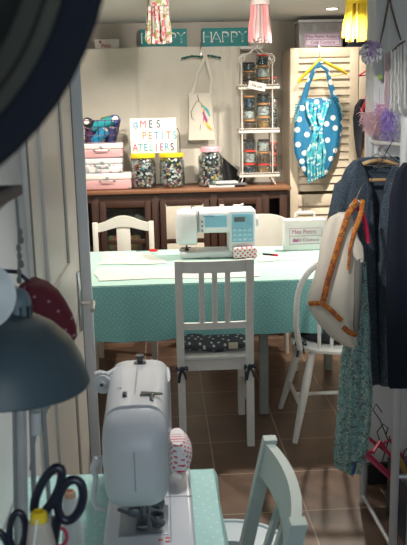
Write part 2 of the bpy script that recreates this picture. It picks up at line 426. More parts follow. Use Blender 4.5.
# ------------------------------------------------------------ button jars
bcols = [(.72, .70, .66), (.55, .10, .14), (.08, .12, .16), (.10, .30, .32), (.60, .42, .10), (.50, .30, .36), (.03, .03, .04), (.30, .20, .12)]
bm_ = [mat('button_colour_%s' % 'abcdefgh'[i], c, .35) for i, c in enumerate(bcols)]
def buttons(prof, c, n, r=.011):
    """small discs packed inside a jar profile"""
    b = MB(); zs = [z for _, z in prof]
    for _ in range(n):
        z = random.uniform(zs[0]+.01, zs[-1]-.012)
        R = next(p0[0]+(p1[0]-p0[0])*(z-p0[1])/max(1e-6, p1[1]-p0[1]) for p0, p1 in zip(prof, prof[1:]) if p0[1] <= z <= p1[1])
        a = random.uniform(0, 2*PI); q = (R-.013)*random.uniform(.80, 1)
        b.mi = random.choices(range(8), (8, 2, 3, 1.2, 1.2, 2, 3.5, 1.5))[0]
        M = Euler((random.uniform(-1, 1)+PI/2, random.uniform(-.5, .5), a+PI/2)).to_matrix().to_4x4()
        rr = r*random.uniform(.6, 1.1)
        b.lathe([(rr*.9, -.0015), (rr, 0), (rr*.9, .002)], (c[0]+q*math.cos(a), c[1]+q*math.sin(a), c[2]+z), 9, M)
    b.mi = 6; b.lathe([(max(.002, p[0]-.026), p[1]+.01*(1 if i == 0 else -1 if i == len(prof)-1 else 0)) for i, p in enumerate(prof)], c, 16)
    return b
def jar(px, Y, prof, lidr, lidh, lidm, label, n):
    x = at(px, 188, Y=Y).x; t = thing('button_jar', label, 'jar', (x, Y, 1.045), 'jars of buttons on the sideboard')
    MB().lathe(prof+[(prof[-1][0]-.003, prof[-1][1]), ]+[(r-.003, max(z, .004)) for r, z in prof[::-1]], (x, Y, 1.0455), 28).build('glass_body', glass_m, t)
    q = buttons(prof, (x, Y, 1.0455), n).build('buttons', bm_, t); q['kind'] = 'stuff'
    z = 1.0455+prof[-1][1]
    l = MB().lathe([(lidr, 0), (lidr, lidh*.8), (lidr*.95, lidh), (0, lidh)], (x, Y, z), 28)
    for k in range(28):
        a = 2*PI*k/28; l.box((x+lidr*math.cos(a), Y+lidr*math.sin(a), z+lidh*.4), (.004, .008, lidh*.7), (0, 0, a))
    l.build('lid', lidm, t); return t
yel = mat('yellow_plastic', (.80, .58, .02), .4); pnk = mat('pink_plastic', (.78, .38, .45), .4)
P1 = [(.070, 0), (.084, .012), (.088, .05), (.086, .10), (.088, .16), (.080, .195), (.074, .205)]
jar(144, 5.2, P1, .082, .026, yel, 'yellow-lidded jar of buttons beside the pink suitcases', 420)
jar(172.5, 5.2, P1, .082, .026, yel, 'yellow-lidded jar of buttons under the right half of the letter board', 420)
P3 = [(.080, 0), (.090, .012), (.092, .05), (.083, .10), (.080, .13), (.086, .165), (.084, .20), (.062, .225), (.058, .235)]
jar(211, 5.2, P3, .066, .032, pnk, 'waisted jar of buttons with a pink lid standing alone', 420)

# black bag behind the pink jar, papers on the right
a = at(222, 188, Y=5.33)
def bagf(u, v):
    x = a.x-.13+.30*u; hgt = .20*(1-abs(u-.42)*1.35)
    return (x, 5.36-.05*math.sin(u*PI)*(1-v)+.01*math.sin(u*14), 1.046+max(.02, hgt)*v)
tag(MB().sheet(bagf, 24, 10, .04).build('fabric_bundle', mat('black_cloth', (.012, .013, .016), .9, bump=.4)), 'black cloth bundle slumped behind the pink-lidded jar', 'cloth')
for i, (px, w, c, lab) in enumerate(((222, .17, (.70, .69, .66), 'thin white booklet lying lowest on the sideboard by the rack'), (232, .19, (.10, .11, .13), 'dark tablet lying across the white booklet'), (226, .15, (.62, .61, .60), 'pale folded paper topmost beside the spice rack'))):
    x = at(px, 187, Y=5.13).x
    tag(MB().box((x, 5.13, 1.0455+.006+.0125*i), (w, .10, .012), (0, 0, .08*(i-1)), .002).build(('booklet', 'tablet', 'folded_paper')[i], mat('paper_%s' % 'abc'[i], c, .5)), lab, ('book', 'tablet', 'paper')[i])

# -------------------------------------------------------------- suitcases
sp = mat('suitcase_pink', (.60, .34, .35), .5); sw = mat('suitcase_white', (.74, .70, .66), .5)
conf = pattern('floral_print', [(.70, .70, .68), (.70, .70, .70), (.62, .35, .42), (.68, .69, .70), (.35, .40, .42)], 45)
def suitcase(x0, x1, z0, h, body, lid, label, Y=5.22, stripes=False):
    cx, w = (x0+x1)/2, x1-x0; t = thing('toy_suitcase', label, 'suitcase', (cx, Y, z0), 'stack of small suitcases')
    bd = MB().box((cx, Y, z0+h*.31), (w, .20, h*.60), bev=.010, seg=3); bd.build('body', body, t)
    MB().box((cx, Y, z0+h*.80), (w+.004, .204, h*.39), bev=.010, seg=3).build('lid', lid, t)
    b = MB(); b.mi = 0
    zz = z0+h*.58; fy = Y-.103
    b.tube([(cx-.045, fy, zz), (cx-.04, fy-.016, zz-.004), (cx+.04, fy-.016, zz-.004), (cx+.045, fy, zz)], .004, 8)
    b.box((cx, fy, z0+h*.70), (.020, .006, .024), bev=.002)
    for sx in (-.05, .05): b.box((cx+sx, fy, zz), (.012, .006, .014), bev=.002)
    b.build('handle', steel, t)
    for sx in (-1, 1): MB().box((cx+sx*(w/2-.008), fy+.003, z0+.012), (.016, .010, .016), bev=.003).build('corner_guard', steel, t)
xs = lambda px: at(px, 175, Y=5.12).x
suitcase(xs(83), xs(131), 1.0455, .112, sp, sw, 'pink suitcase with white lid, widest and lowest of the stack')
suitcase(xs(83), xs(122.5), 1.158, .098, conf, mat('suitcase_lid_grey', (.62, .62, .64), .5), 'pale flowered suitcase in the middle of the stack')
suitcase(xs(81.5), xs(123.5), 1.257, .098, sp, sw, 'pink suitcase with white lid directly under the wire basket')

# ---------------------------------------------------- wire basket of yarn
BX, BY, BZ = at(100, 146, Y=5.2).x, 5.2, 1.3555
t = thing('wire_basket', 'small dark wire basket of yarn on top of the suitcases', 'basket', (BX, BY, BZ))
b = MB(); H_ = .145; wire = mat('purple_wire', (.09, .05, .09), .4, .7)
def brect(k): return (.105+.035*k, .075+.025*k)
for k in (0, .33, .66, 1):
    rx, ry = brect(k); z = BZ+.003+H_*k
    b.tube([(BX-rx, BY-ry, z), (BX+rx, BY-ry, z), (BX+rx, BY+ry, z), (BX-rx, BY+ry, z)], .0035 if k in (0, 1) else .002, 6, closed=True)
rx0, ry0 = brect(0); rx1, ry1 = brect(1)
for i in range(7):
    q = -1+2*i/6
    for sy in (-1, 1): b.cyl((BX+q*rx0, BY+sy*ry0, BZ+.003), (BX+q*rx1, BY+sy*ry1, BZ+.003+H_), .002, seg=5)
for i in range(5):
    q = -1+2*i/4
    for sx in (-1, 1): b.cyl((BX+sx*rx0, BY+q*ry0, BZ+.003), (BX+sx*rx1, BY+q*ry1, BZ+.003+H_), .002, seg=5)
for i in range(5): b.cyl((BX-rx0, BY+(-1+i/2)*ry0, BZ+.003), (BX+rx0, BY+(-1+i/2)*ry0, BZ+.003), .002, seg=5)
b.build('wire_body', wire, t)
def spool(p, r, L, rot, c, nm, lab):
    M = Euler(rot).to_matrix().to_4x4(); b = MB()
    t = thing('yarn_spool', lab, 'yarn', p, 'yarn in the wire basket')
    b.lathe([(r*.4, -L/2), (r*.95, -L*.47), (r, -L*.3), (r*.97, 0), (r, L*.3), (r*.95, L*.47), (r*.4, L/2)], p, 16, M).build('yarn', mat(nm, c, .8, bump=.6, bs=200), t)
    MB().lathe([(r*.55, -L*.54), (r*.55, -L*.5), (r*.3, -L*.5), (r*.3, L*.5), (r*.55, L*.5), (r*.55, L*.54)], p, 14, M).build('core', sw, t)
bz = BZ+.006
spool((BX-.062, BY+.02, bz+.040), .036, .10, (.3, 0, .2), (.08, .03, .10), 'aubergine_yarn', 'aubergine purple spool low at the left of the basket')
spool((BX+.005, BY-.030, bz+.040), .034, .12, (.3, .8, 0), (.02, .26, .48), 'sky_blue_yarn', 'sky blue spool leaning at the front of the basket')
spool((BX+.075, BY+.01, bz+.045), .034, .10, (.3, .1, .4), (.03, .04, .14), 'navy_yarn', 'navy spool standing at the right of the basket')
spool((BX-.060, BY-.01, bz+.122), .034, .10, (1.2, -.9, 0), (.02, .02, .03), 'black_yarn', 'black and white spool sticking up at the top left of the basket')
spool((BX+.020, BY-.01, bz+.118), .032, .15, (0, 1.25, 0), (.02, .30, .36), 'turquoise_yarn', 'long turquoise spool lying across the top of the basket')
spool((BX+.10, BY+.03, bz+.128), .034, .09, (1.0, 0, .3), (.03, .08, .26), 'cobalt_yarn', 'cobalt blue spool at the top right of the basket')
spool((BX+.055, BY+.065, bz+.140), .030, .09, (1.4, 0, 1.2), (.22, .24, .04), 'olive_yarn', 'olive green spool at the back of the basket')

# --------------------------------------------- bead hanger + unicorn bag
hc = at(201, 57, Y=5.36)
t = thing('clothes_hanger', 'flat green and black zigzag hanger holding the unicorn bag', 'hanger', hc)
zz = dots('zigzag_print', (.01, .03, .03), (.02, .30, .22), .022, .008, 'XZ')
MB().tube([hc+Vector((-.135, 0, -.008)), hc+Vector((-.06, 0, .008)), hc, hc+Vector((.06, 0, .008)), hc+Vector((.135, 0, -.008))], .013, 10, flat=.5).build('arm', zz, t)
MB().tube([hc+Vector((0, 0, .012)), hc+Vector((0, 0, .05)), hc+Vector((.0, .01, .075)), hc+Vector((0, .04, .10)), hc+Vector((0, .062, .098))], .0022, 6).build('hook', steel, t)
bag = thing('tote_bag', 'small cream tote bag with a unicorn print hanging on the curtain', 'bag', at(200, 140, Y=5.35))
L, R_, T, B_ = at(187, 110, Y=5.35), at(214, 110, Y=5.35), at(200, 93, Y=5.35).z, at(200, 140, Y=5.35).z
bx = (L.x+R_.x)/2; bw = (R_.x-L.x)/2
MB().loft([(bx, 5.36, T-(T-B_)*k, bw*(.86+.14*k), .012+.006*math.sin(k*PI)) for k in [i/8 for i in range(9)]], 32, 3, .25, sq=3).build('body', cream_cloth, bag)
def strap(pts, w, m, parent, name='strap', th=.3, fd=(0, 1, 0)):
    return MB().tube(pts, w, 8, flat=th, flatdir=fd).build(name, m, parent)
strap([(bx-bw*.6, 5.35, T-.01), at(197, 75, Y=5.345), at(204, 60, Y=5.342), at(205, 54.5, Y=5.35), ], .010, cream_cloth, bag, th=.25)
strap([(bx+bw*.75, 5.35, T-.01), at(211, 78, Y=5.345), at(206.5, 60, Y=5.342), at(205.5, 54.5, Y=5.35)], .010, cream_cloth, bag, th=.25)
# unicorn print: head outline, mane of colours
y_ = 5.341
b = MB()
hd = [(195, 116), (193, 108), (195, 103), (199, 99), (202, 102), (203, 108), (206, 116), (205, 122), (198, 122), (194, 120)]
b.tube([at(x, y, Y=y_) for x, y in [(192, 118), (191, 112), (194, 106), (197, 101), (201, 103), (202, 108)]], .0018, 5)
b.tube([at(x, y, Y=y_) for x, y in [(192, 118), (195, 121), (198, 118), (201, 122), (200, 130)]], .0018, 5)
b.tube([at(199, 101, Y=y_), at(197, 94, Y=y_)], [.003, .0005], 5)
b.sph(at(197, 110, Y=y_), .003, (1, .4, 1))
b.build('unicorn_outline', lc['black'], bag)
for pts, m, r in (([(201, 103), (204, 106), (203, 112)], mat('print_yellow', (.75, .55, .05), .7), .006), ([(202, 105), (207, 110), (210, 116)], lc['teal'], .010),
                  ([(203, 112), (206, 120), (207, 124)], lc['purple'], .010), ([(205, 120), (208, 126), (213, 130)], MC['print_yellow'], .008), ([(204, 108), (204, 117), (203, 123)], lc['pink'], .005)):
    MB().tube([at(x, y, Y=y_) for x, y in pts], [r*.6, r, r*.3], 8, flat=.15, flatdir=(0, 1, 0)).build('mane_print', m, bag)

# --------------------------------------------------------- spice rack
RX0, RX1, RY0, RY1 = at(242, 120, Y=5.16).x, at(272.5, 120, Y=5.16).x, 5.16, 5.32
rk_x = (RX0+RX1)/2
t = thing('wire_rack', 'white wire shelf rack with curled top full of small jars', 'rack', (rk_x, 5.24, SBT))
rackw = mat('rack_white', (.62, .57, .52), .4)
ZS = (1.105, 1.40, 1.685)
for x in (RX0, RX1):
    for y in (RY0, RY1): MB().tube([(x-(.02 if x == RX0 else -.02), y, 1.0505), (x-(.008 if x == RX0 else -.008), y, 1.07), (x, y, 1.09), (x, y, 1.86)], .0045, 8).build('post', rackw, t)
for y in (RY0, RY1):
    b = MB()
    for sgn, xe in ((1, RX0), (-1, RX1)):
        pts = [(xe, y, 1.845), (xe-sgn*.012, y, 1.862), (xe-sgn*.014, y, 1.885), (xe+sgn*.004, y, 1.905), (xe+sgn*.035, y, 1.908), (xe+sgn*.065, y, 1.920), (rk_x-sgn*.012, y, 1.950), (rk_x, y, 1.968)]
        b.tube(pts, .005, 8)
        b.tube([Vector((xe+sgn*.004, y, 1.883))+Vector((-sgn*.021*math.cos(a)*(1-k*.055), 0, .021*math.sin(a)*(1-k*.055))) for k, a in enumerate([PI*.6+i*.55 for i in range(13)])], .004, 6)
    b.build('scroll', rackw, t)
for i, z in enumerate(ZS):
    b = MB(); x0, x1 = RX0-.02, RX1+.045
    b.box(((x0+x1)/2, 5.24, z), (x1-x0, .18, .004))
    for sy in (5.15, 5.33): b.box(((x0+x1)/2, sy, z+.012), (x1-x0, .003, .022))
    for sx in (x0, x1): b.box((sx, 5.24, z+.012), (.003, .18, .022))
    n = 14
    for k in range(n):
        for sy in (5.15, 5.33): b.cyl((x0+(k+.5)*(x1-x0)/n, sy-.0015, z+.022), (x0+(k+.5)*(x1-x0)/n, sy+.0015, z+.022), (x1-x0)/n*.45, seg=10)
    b.build('shelf', rackw, t)
redlid = mat('red_lid', (.60, .06, .05), .4); woodlid = mat('cork_lid', (.40, .20, .09), .7); darklid = mat('dark_lid', (.03, .03, .035), .4)
fill = {'amber': ((.42, .20, .05), (.45, .12, .05), (.62, .50, .32)), 'dark': ((.05, .06, .07), (.14, .12, .10), (.02, .03, .04)), 'pale': ((.60, .58, .55), (.40, .10, .12), (.35, .38, .40)), 'blue': ((.03, .05, .08), (.36, .34, .34), (.02, .03, .05)),
        'red': ((.40, .05, .05), (.18, .04, .05), (.55, .30, .28)), 'brown': ((.16, .08, .05), (.28, .16, .09), (.06, .03, .02))}
def smalljar(x, y, z, r, h, kind, lid, lab):
    t = thing('craft_jar', lab, 'jar', (x, y, z), 'small jars in the white wire rack')
    pr = [(r*.85, 0), (r, .006), (r, h*.75), (r*.8, h*.86), (r*.8, h*.90)]
    MB().lathe(pr+[(q-.002, max(zz_, .003)) for q, zz_ in pr[::-1]], (x, y, z+.0005), 18).build('glass_body', glass_m, t)
    b = MB()
    for _ in range(46):
        a = random.uniform(0, 2*PI); q = (r-.008)*random.uniform(.8, 1); b.mi = random.randrange(3)
        b.sph((x+q*math.cos(a), y+q*math.sin(a), z+random.uniform(.008, h*.72)), .006, (1.2, 1, .8), 6)
    b.mi = 0; b.lathe([(r-.012, .006), (r-.012, h*.68)], (x, y, z), 12)
    o = b.build('contents', [mat('fill_%s_%s' % (kind, 'abc'[i]), c, .5) for i, c in enumerate(fill[kind])], t); o['kind'] = 'stuff'
    MB().lathe([(r*.84, h*.86), (r*.86, h*.87), (r*.86, h-.002), (r*.8, h), (0, h)], (x, y, z), 18).build('lid', lid, t)
RJ = (.080, .075)
rows = ['bottom', 'middle', 'top']
spec = {0: [[('blue', redlid, .088), ('pale', redlid, .088), ('dark', darklid, .070)], [('amber', redlid, .082), ('brown', woodlid, .080), ('pale', darklid, .082)]],
        1: [[('brown', woodlid, .085), ('pale', darklid, .075), ('blue', woodlid, .080)], [('amber', woodlid, .105), ('pale', woodlid, .085), ('dark', darklid, .06)]],
        2: [[('red', darklid, .060), ('brown', woodlid, .055), ('dark', darklid, .055)], [('brown', woodlid, .070), ('pale', woodlid, .078), ('blue', redlid, .07)]]}
pos = ['lowest', 'second', 'third']
for si, z in enumerate(ZS):
    for ci, stack in enumerate(spec[si]):
        zz = z+.0025; x = RX0+.052 if ci == 0 else RX0+.052+.098
        for ki, (kind, lid, h) in enumerate(stack):
            smalljar(x+random.uniform(-.002, .002), 5.21, zz, .047, h, kind, lid, '%s-filled jar, %s from below in the %s pile on the %s rack shelf' % (kind, pos[ki], ('left', 'right')[ci], rows[si]))
            zz += h+.0006
for si, kinds in ((0, ['brown', 'red', 'red']), (1, ['dark', 'blue', 'pale']), (2, ['brown'])):
    zz = ZS[si]+.0025
    for ki, kind in enumerate(kinds):
        smalljar(RX1+.017, 5.22, zz, .024, .075, kind, (redlid if si != 1 else darklid), 'slim %s jar, %s from below at the right end of the %s rack shelf' % (kind, pos[ki], rows[si])); zz += .0756
a = at(257, 86, Y=5.135)
tg = thing('paper_tag', 'tilted white paper tag with handwriting on the front of the wire rack', 'tag', a)
M = Euler((0, .22, 0))
MB().box(a, (.115, .002, .05), M).build('card', sw, tg)
text('Ne pas', 'handwriting', .026, a+Vector((0, -.002, 0)), lc['black'], tg, rot=(PI/2, .22, 0))

# --------------------------------------------------------------- tassels
def tassel(px, Y, w_px, y_bot, cols, label, mname, n=46, w_strip=.007):
    c = at(px, 10, Y=Y); bot = at(px, y_bot, Y=Y).z; w = at(px+w_px/2, 10, Y=Y).x-c.x
    t = thing('paper_tassel', label, 'tassel', (c.x, Y, bot), 'tassels hanging from the ceiling')
    ms = [mat('%s_%s' % (mname, 'abcdef'[i]), q, .85, var=.08) for i, q in enumerate(cols)] if isinstance(cols, list) else [cols]
    b = MB()
    for i in range(n):
        a = random.uniform(0, 2*PI); q = math.sqrt(random.random()); x = c.x+w*.95*q*math.cos(a); y = Y+w*.55*q*math.sin(a)
        xb = c.x+(x-c.x)*1.25; zb = bot+random.uniform(0, .035); b.mi = i % len(ms); tw = random.uniform(-.6, .6)
        pts = [Vector((c.x+(x-c.x)*.95, Y+(y-Y)*.9, CE-.03)), Vector((x, y, CE-.09)), Vector((x+(xb-x)*.6+random.uniform(-.004, .004), y, (CE-.1+zb)/2)), Vector((xb, y+(y-Y)*.2, zb))]
        b.tube(pts, [w_strip]*4, 6, flat=.15, flatdir=(math.sin(tw), math.cos(tw), 0))
    b.build('strips', ms, t)['kind'] = 'stuff'
    MB().lathe([(w*.95, -.045), (w*.95, -.012), (w*.35, 0)], (c.x, Y, CE-.001), 18).build('binding', ms[0], t)
fl = pattern('floral_strips', [(.70, .67, .60), (.62, .10, .16), (.66, .62, .55), (.28, .30, .10), (.70, .42, .40), (.60, .56, .48)], 60)
tassel(158.5, 4.5, 23, 45, fl, 'pink red and cream floral fabric tassel in front of a HAPPY sign', 'floral', 40, .009)
tassel(261, 4.5, 21, 43, [(.62, .52, .50), (.62, .24, .25), (.62, .45, .43), (.62, .36, .36)], 'pale pink and white tassel hanging above the wire rack', 'pinkwhite')
tassel(357.5, 4.5, 25, 42, [(.72, .52, .03), (.62, .44, .02), (.78, .60, .08)], 'bright yellow tassel hanging in front of the wardrobe top', 'yellow', 56)

# ------------------------------------------------------ louvred wardrobe
pine = mat('pale_painted_pine', (.70, .60, .46), .55, var=.06, vs=8)
WX0, WX1, WY, WT = .885, 1.93, 5.30, 1.955
w = thing('wardrobe', 'pale wardrobe with louvred doors standing right of the sideboard', 'wardrobe', ((WX0+WX1)/2, 5.47, 0))
b = MB(); b.box((WX0+.01, 5.48, WT/2), (.02, .32, WT)); b.box((WX1-.01, 5.48, WT/2), (.02, .32, WT)); b.box(((WX0+WX1)/2, 5.48, WT-.01), (WX1-WX0, .32, .02)); b.box(((WX0+WX1)/2, 5.63, WT/2), (WX1-WX0, .012, WT))
b.box(((WX0+WX1)/2, 5.48, .05), (WX1-WX0-.04, .3, .1))
b.build('carcass', pine, w)
xd = WX0
for k in range(2):
    x0, x1 = xd+.003, xd+.472; xd += .475; sw_ = .058
    b = MB()
    for x in (x0+sw_/2, x1-sw_/2): b.box((x, WY, WT/2+.01), (sw_, .03, WT-.03), bev=.003)
    for z, h in ((WT-.035, .06), (.06, .10), (.92, .08)): b.box(((x0+x1)/2, WY, z), (x1-x0-2*sw_, .028, h), bev=.002)
    d = b.build('door', pine, w)
    b = MB()
    zz = .14
    while zz < WT-.055:
        if not (.86 < zz < .98): b.box(((x0+x1)/2, WY, zz), (x1-x0-2*sw_+.004, .061, .006), (math.radians(72), 0, 0))
        zz += .0545
    b.build('louvres', pine, d)
    MB().sph((x1-.03, WY-.028, 1.0), .013).build('knob', pine, d)
# boxes on top of the wardrobe
lab_m = mat('lilac_label', (.58, .50, .58), .6); pur = mat('purple_ink', (.18, .05, .22), .6)
a, c = at(299, 40, Y=5.36), at(343, 40, Y=5.36); bx0, bx1 = a.x, c.x
s = thing('storage_box', 'clear storage box labelled Mes Petits Ateliers on top of the wardrobe', 'box', ((bx0+bx1)/2, 5.44, WT))
clear = mat('frosted_plastic', (.30, .29, .30), .25, var=.15, vs=20)
MB().box(((bx0+bx1)/2, 5.45, WT+.085), (bx1-bx0, .18, .165), bev=.01).build('tub', clear, s)
MB().box(((bx0+bx1)/2, 5.45, WT+.178), (bx1-bx0+.012, .19, .02), bev=.006).build('lid', mat('frosted_lid', (.42, .42, .43), .3), s)
b = MB()
for x in (-.09, .0, .08): MB().box(((bx0+bx1)/2+x, 5.358, WT+.135), (.06, .004, .04), bev=.001).build('fabric_fold', mat('grey_cloth', (.22, .22, .24), .8), s)
MB().box(((bx0+bx1)/2+.01, 5.352, WT+.055), (.25, .006, .088), bev=.002).build('label_sheet', lab_m, s)
b = MB(); cx_ = (bx0+bx1)/2+.01
for z in (WT+.018, WT+.056, WT+.094): b.box((cx_, 5.3475, z), (.235, .001, .003))
for x in (-.117, .117): b.box((cx_+x, 5.3475, WT+.056), (.003, .001, .078))
b.build('label_border', pur, s)
text('Mes Petits Ateliers', 'label_text', .030, (cx_, 5.3475, WT+.074), pur, s)
text('Café Couture', 'label_text', .030, (cx_, 5.3475, WT+.036), pur, s)
a, c = at(347, 40, Y=5.36), at(376, 40, Y=5.36)
s = thing('storage_crate', 'dark navy crate on the wardrobe behind the yellow tassel', 'box', ((a.x+c.x)/2, 5.44, WT))
MB().box(((a.x+c.x)/2, 5.45, WT+.07), (c.x-a.x, .18, .139), bev=.006).build('tub', mat('navy_plastic', (.012, .018, .045), .4), s)
MB().box(((a.x+c.x)/2, 5.45, WT+.149), (c.x-a.x+.01, .19, .018), bev=.004).build('lid', dark_metal, s)

# ------------------------------------------------- blue polka-dot dress
Yd = 5.17
hm = mat('yellow_hanger', (.80, .58, .03), .4)
hgC = at(320, 58, Y=Yd)
t = thing('clothes_hanger', 'yellow hanger hooked over the wardrobe door with the blue dress', 'hanger', hgC)
MB().tube([at(298, 83, Y=Yd), at(301, 78, Y=Yd), at(311, 69, Y=Yd), at(320, 59, Y=Yd), at(330, 65, Y=Yd), at(341, 70, Y=Yd), at(347, 74, Y=Yd)], [.013, .017, .018, .018, .018, .017, .013], 10, flat=.6).build('arm', hm, t)
MB().tube([at(299, 82, Y=Yd), at(322, 78, Y=Yd), at(346, 73.5, Y=Yd)], .004, 6).build('trouser_bar', hm, t)
hk = at(319.5, 57, Y=Yd)
MB().tube([hk, (hk.x, Yd, 1.93), (hk.x, Yd+.02, 1.962), (hk.x, 5.27, 1.968), (hk.x, 5.29, 1.964)], .0022, 6).build('hook', steel, t)
dress_m = dots('blue_polka', (.008, .14, .28), (.58, .60, .58), .074, .0185, 'XZ', .7)
frill = pattern('turquoise_frill_print', [(.03, .32, .40), (.40, .60, .60), (.02, .20, .32), (.08, .38, .45)], 50)
dr = thing('polka_dot_dress', 'blue child dress with white polka dots on the yellow hanger', 'dress', at(317, 181, Y=Yd))
rowsd = [(98, 301, 338), (108, 297, 340), (122, 295, 342), (138, 294, 340), (152, 295, 337), (163, 299, 332), (172, 303, 328), (178, 308, 324)]
secs = []
for y, xl, xr in rowsd:
    a, c = at(xl, y, Y=Yd), at(xr, y, Y=Yd); secs.append(((a.x+c.x)/2, Yd, (a.z+c.z)/2, (c.x-a.x)/2, .032))
MB().loft(secs, 60, 9, .16).build('bodice', dress_m, dr)
strap([at(303, 102, Y=Yd), at(308, 84, Y=Yd-.02), at(314, 70, Y=Yd-.02), at(320, 63, Y=Yd-.015), at(325, 61, Y=Yd-.01)], [.022, .017, .013, .012, .010], dress_m, dr, th=.35)
strap([at(336, 102, Y=Yd), at(331, 86, Y=Yd-.02), at(327, 70, Y=Yd-.02), at(321, 66, Y=Yd-.02), at(314, 68, Y=Yd-.015)], [.022, .018, .012, .010, .008], dress_m, dr, th=.35)
b, b2 = MB(), MB()
for i in range(7):
    b.tube([at(332+i*1.2, 96+i*2.5, Y=Yd-.03), at(338+i, 98+i*3.2, Y=Yd-.04)], [.006, .012], 6, flat=.35)
    b2.tube([at(301-i*.5, 103+i*2.2, Y=Yd-.03), at(295, 105+i*2.8, Y=Yd-.035)], [.006, .011], 6, flat=.35)
b.build('ruffle', frill, dr); b2.build('ruffle', frill, dr)
b = MB()
for i in range(6):
    k = i/5
    b.tube([at(307+k*22, 101+4*math.sin(k*PI), Y=Yd-.035), at(308+k*17, 114, Y=Yd-.055), at(315+k*7+3*math.sin(i*2.4), 130, Y=Yd-.065), at(308+k*16+3*math.sin(i*3.1), 152, Y=Yd-.055), at(309+k*14, 183-7*k, Y=Yd-.045)], [.014, .010, .009, .012, .008], 8)
b.sph(at(318, 130, Y=Yd-.06), .026, (1, .7, .8))
b.build('scarf', frill, dr)

# dark top on red hanger at the second wardrobe door
Yk = 5.12
a = at(366, 73, Y=Yk)
t = thing('clothes_hanger', 'red hanger tilted at the right edge of the wardrobe', 'hanger', a)
redp = mat('crimson_plastic', (.50, .02, .08), .35)
MB().tube([at(358, 76, Y=Yk), at(366, 71, Y=Yk), at(373, 66, Y=Yk), at(385, 72, Y=Yk)], .009, 8, flat=.6).build('arm', redp, t)
MB().tube([at(358, 76, Y=Yk), at(385, 73, Y=Yk)], .005, 6).build('trouser_bar', redp, t)
MB().tube([at(373, 66, Y=Yk), (at(373, 60, Y=Yk).x, Yk, 1.93), (at(373, 60, Y=Yk).x, Yk+.05, 1.965), (at(373, 60, Y=Yk).x, 5.29, 1.966)], .0022, 6).build('hook', steel, t)
g1 = thing('child_top', 'black and red child top hanging beside the wardrobe door', 'clothing', at(357, 155, Y=Yk))
secs = []
for y, xl, xr in ((99, 360, 366), (106, 355, 366), (118, 353, 365), (135, 354, 364), (150, 356, 362), (158, 358, 361)):
    a, c = at(xl, y, Y=Yk), at(xr, y, Y=Yk); secs.append(((a.x+c.x)/2, Yk, (a.z+c.z)/2, (c.x-a.x)/2, .03))
MB().loft(secs, 30, 5, .2).build('body', mat('black_jersey', (.015, .016, .025), .85), g1)
strap([at(361, 112, Y=Yk-.03), at(366, 102, Y=Yk-.03), at(369, 88, Y=Yk-.02), at(371, 72, Y=Yk)], .012, mat('red_cotton', (.50, .03, .04), .8), g1)
g2 = thing('child_top', 'orange and brown child top hanging behind the pink feathers', 'clothing', at(367, 160, Y=Yk+.02))
secs = []
for y, xl, xr in ((100, 367, 371), (115, 363, 374), (135, 362, 374), (150, 362, 371), (162, 363, 368)):
    a, c = at(xl, y, Y=Yk+.07), at(xr, y, Y=Yk+.07); secs.append(((a.x+c.x)/2, Yk+.07, (a.z+c.z)/2, (c.x-a.x)/2, .025))
MB().loft(secs, 30, 5, .2).build('body', pattern('orange_brown_print', [(.50, .18, .03), (.30, .10, .03), (.60, .35, .12)], 30), g2)
strap([at(367, 104, Y=Yk+.06), at(369, 88, Y=Yk+.05), at(372, 72, Y=Yk)], .008, MC['orange_brown_print'], g2)

# ------------------------------------------------- pier decorations
Ym = 2.865
mac = thing('macrame_hanging', 'macrame wall hanging of white strings on a twig by the doorway', 'wall hanging', at(395, 100, Y=Ym))
bark = mat('bark', (.16, .11, .08), .8, bump=.4); thread = mat('ivory_string', (.80, .79, .76), .8); pstr = mat('pink_string', (.66, .42, .48), .8); sstr = mat('silver_string', (.45, .46, .45), .5)
MB().tube([at(390, 53, Y=Ym), at(396, 48, Y=Ym), at(399, 45, Y=Ym), at(405, 41, Y=Ym)], [.003, .004, .0045, .003], 7).build('twig', bark, mac)
MB().tube([at(389.5, -6, Y=Ym), at(388, 4, Y=Ym), at(384, 26, Y=Ym), at(379.5, 46, Y=Ym)], [.003, .004, .004, .002], 7).build('twig', bark, mac)
MB().tube([at(389.5, -6, Y=Ym), at(391, 6, Y=Ym), at(396, 24, Y=Ym), at(401, 40, Y=Ym)], [.003, .004, .0035, .003], 7).build('twig', bark, mac)
b = MB(); b.cyl(at(390, 0, Y=Ym), at(388, 50, Y=Ym), .0012, seg=5); b.cyl(at(393, 0, Y=Ym), at(403, 42, Y=Ym), .0012, seg=5)
b.cyl(at(389.5, -6, Y=Ym), (at(389.5, -6, Y=Ym).x, 2.893, at(389.5, -6, Y=Ym).z), .003, seg=6)
b.build('cord', thread, mac)
b = MB()
for i in range(27):
    k = i/26; x = 385+k*20; b.mi = 1 if i in (1, 2, 5) else (2 if i % 4 == 3 else 0)
    yt = 54-k*11; yb = 92+random.uniform(0, 26)
    y0 = Ym-random.uniform(-.006, .01)
    pts = [at(x+random.uniform(-.4, .4), yt+(yb-yt)*j/9, Y=y0+.002*math.sin(j)) for j in range(10)]
    b.tube(pts, [.0022+.0012*(j % 2) for j in range(10)], 6)
b.build('strings', [thread, pstr, sstr], mac)
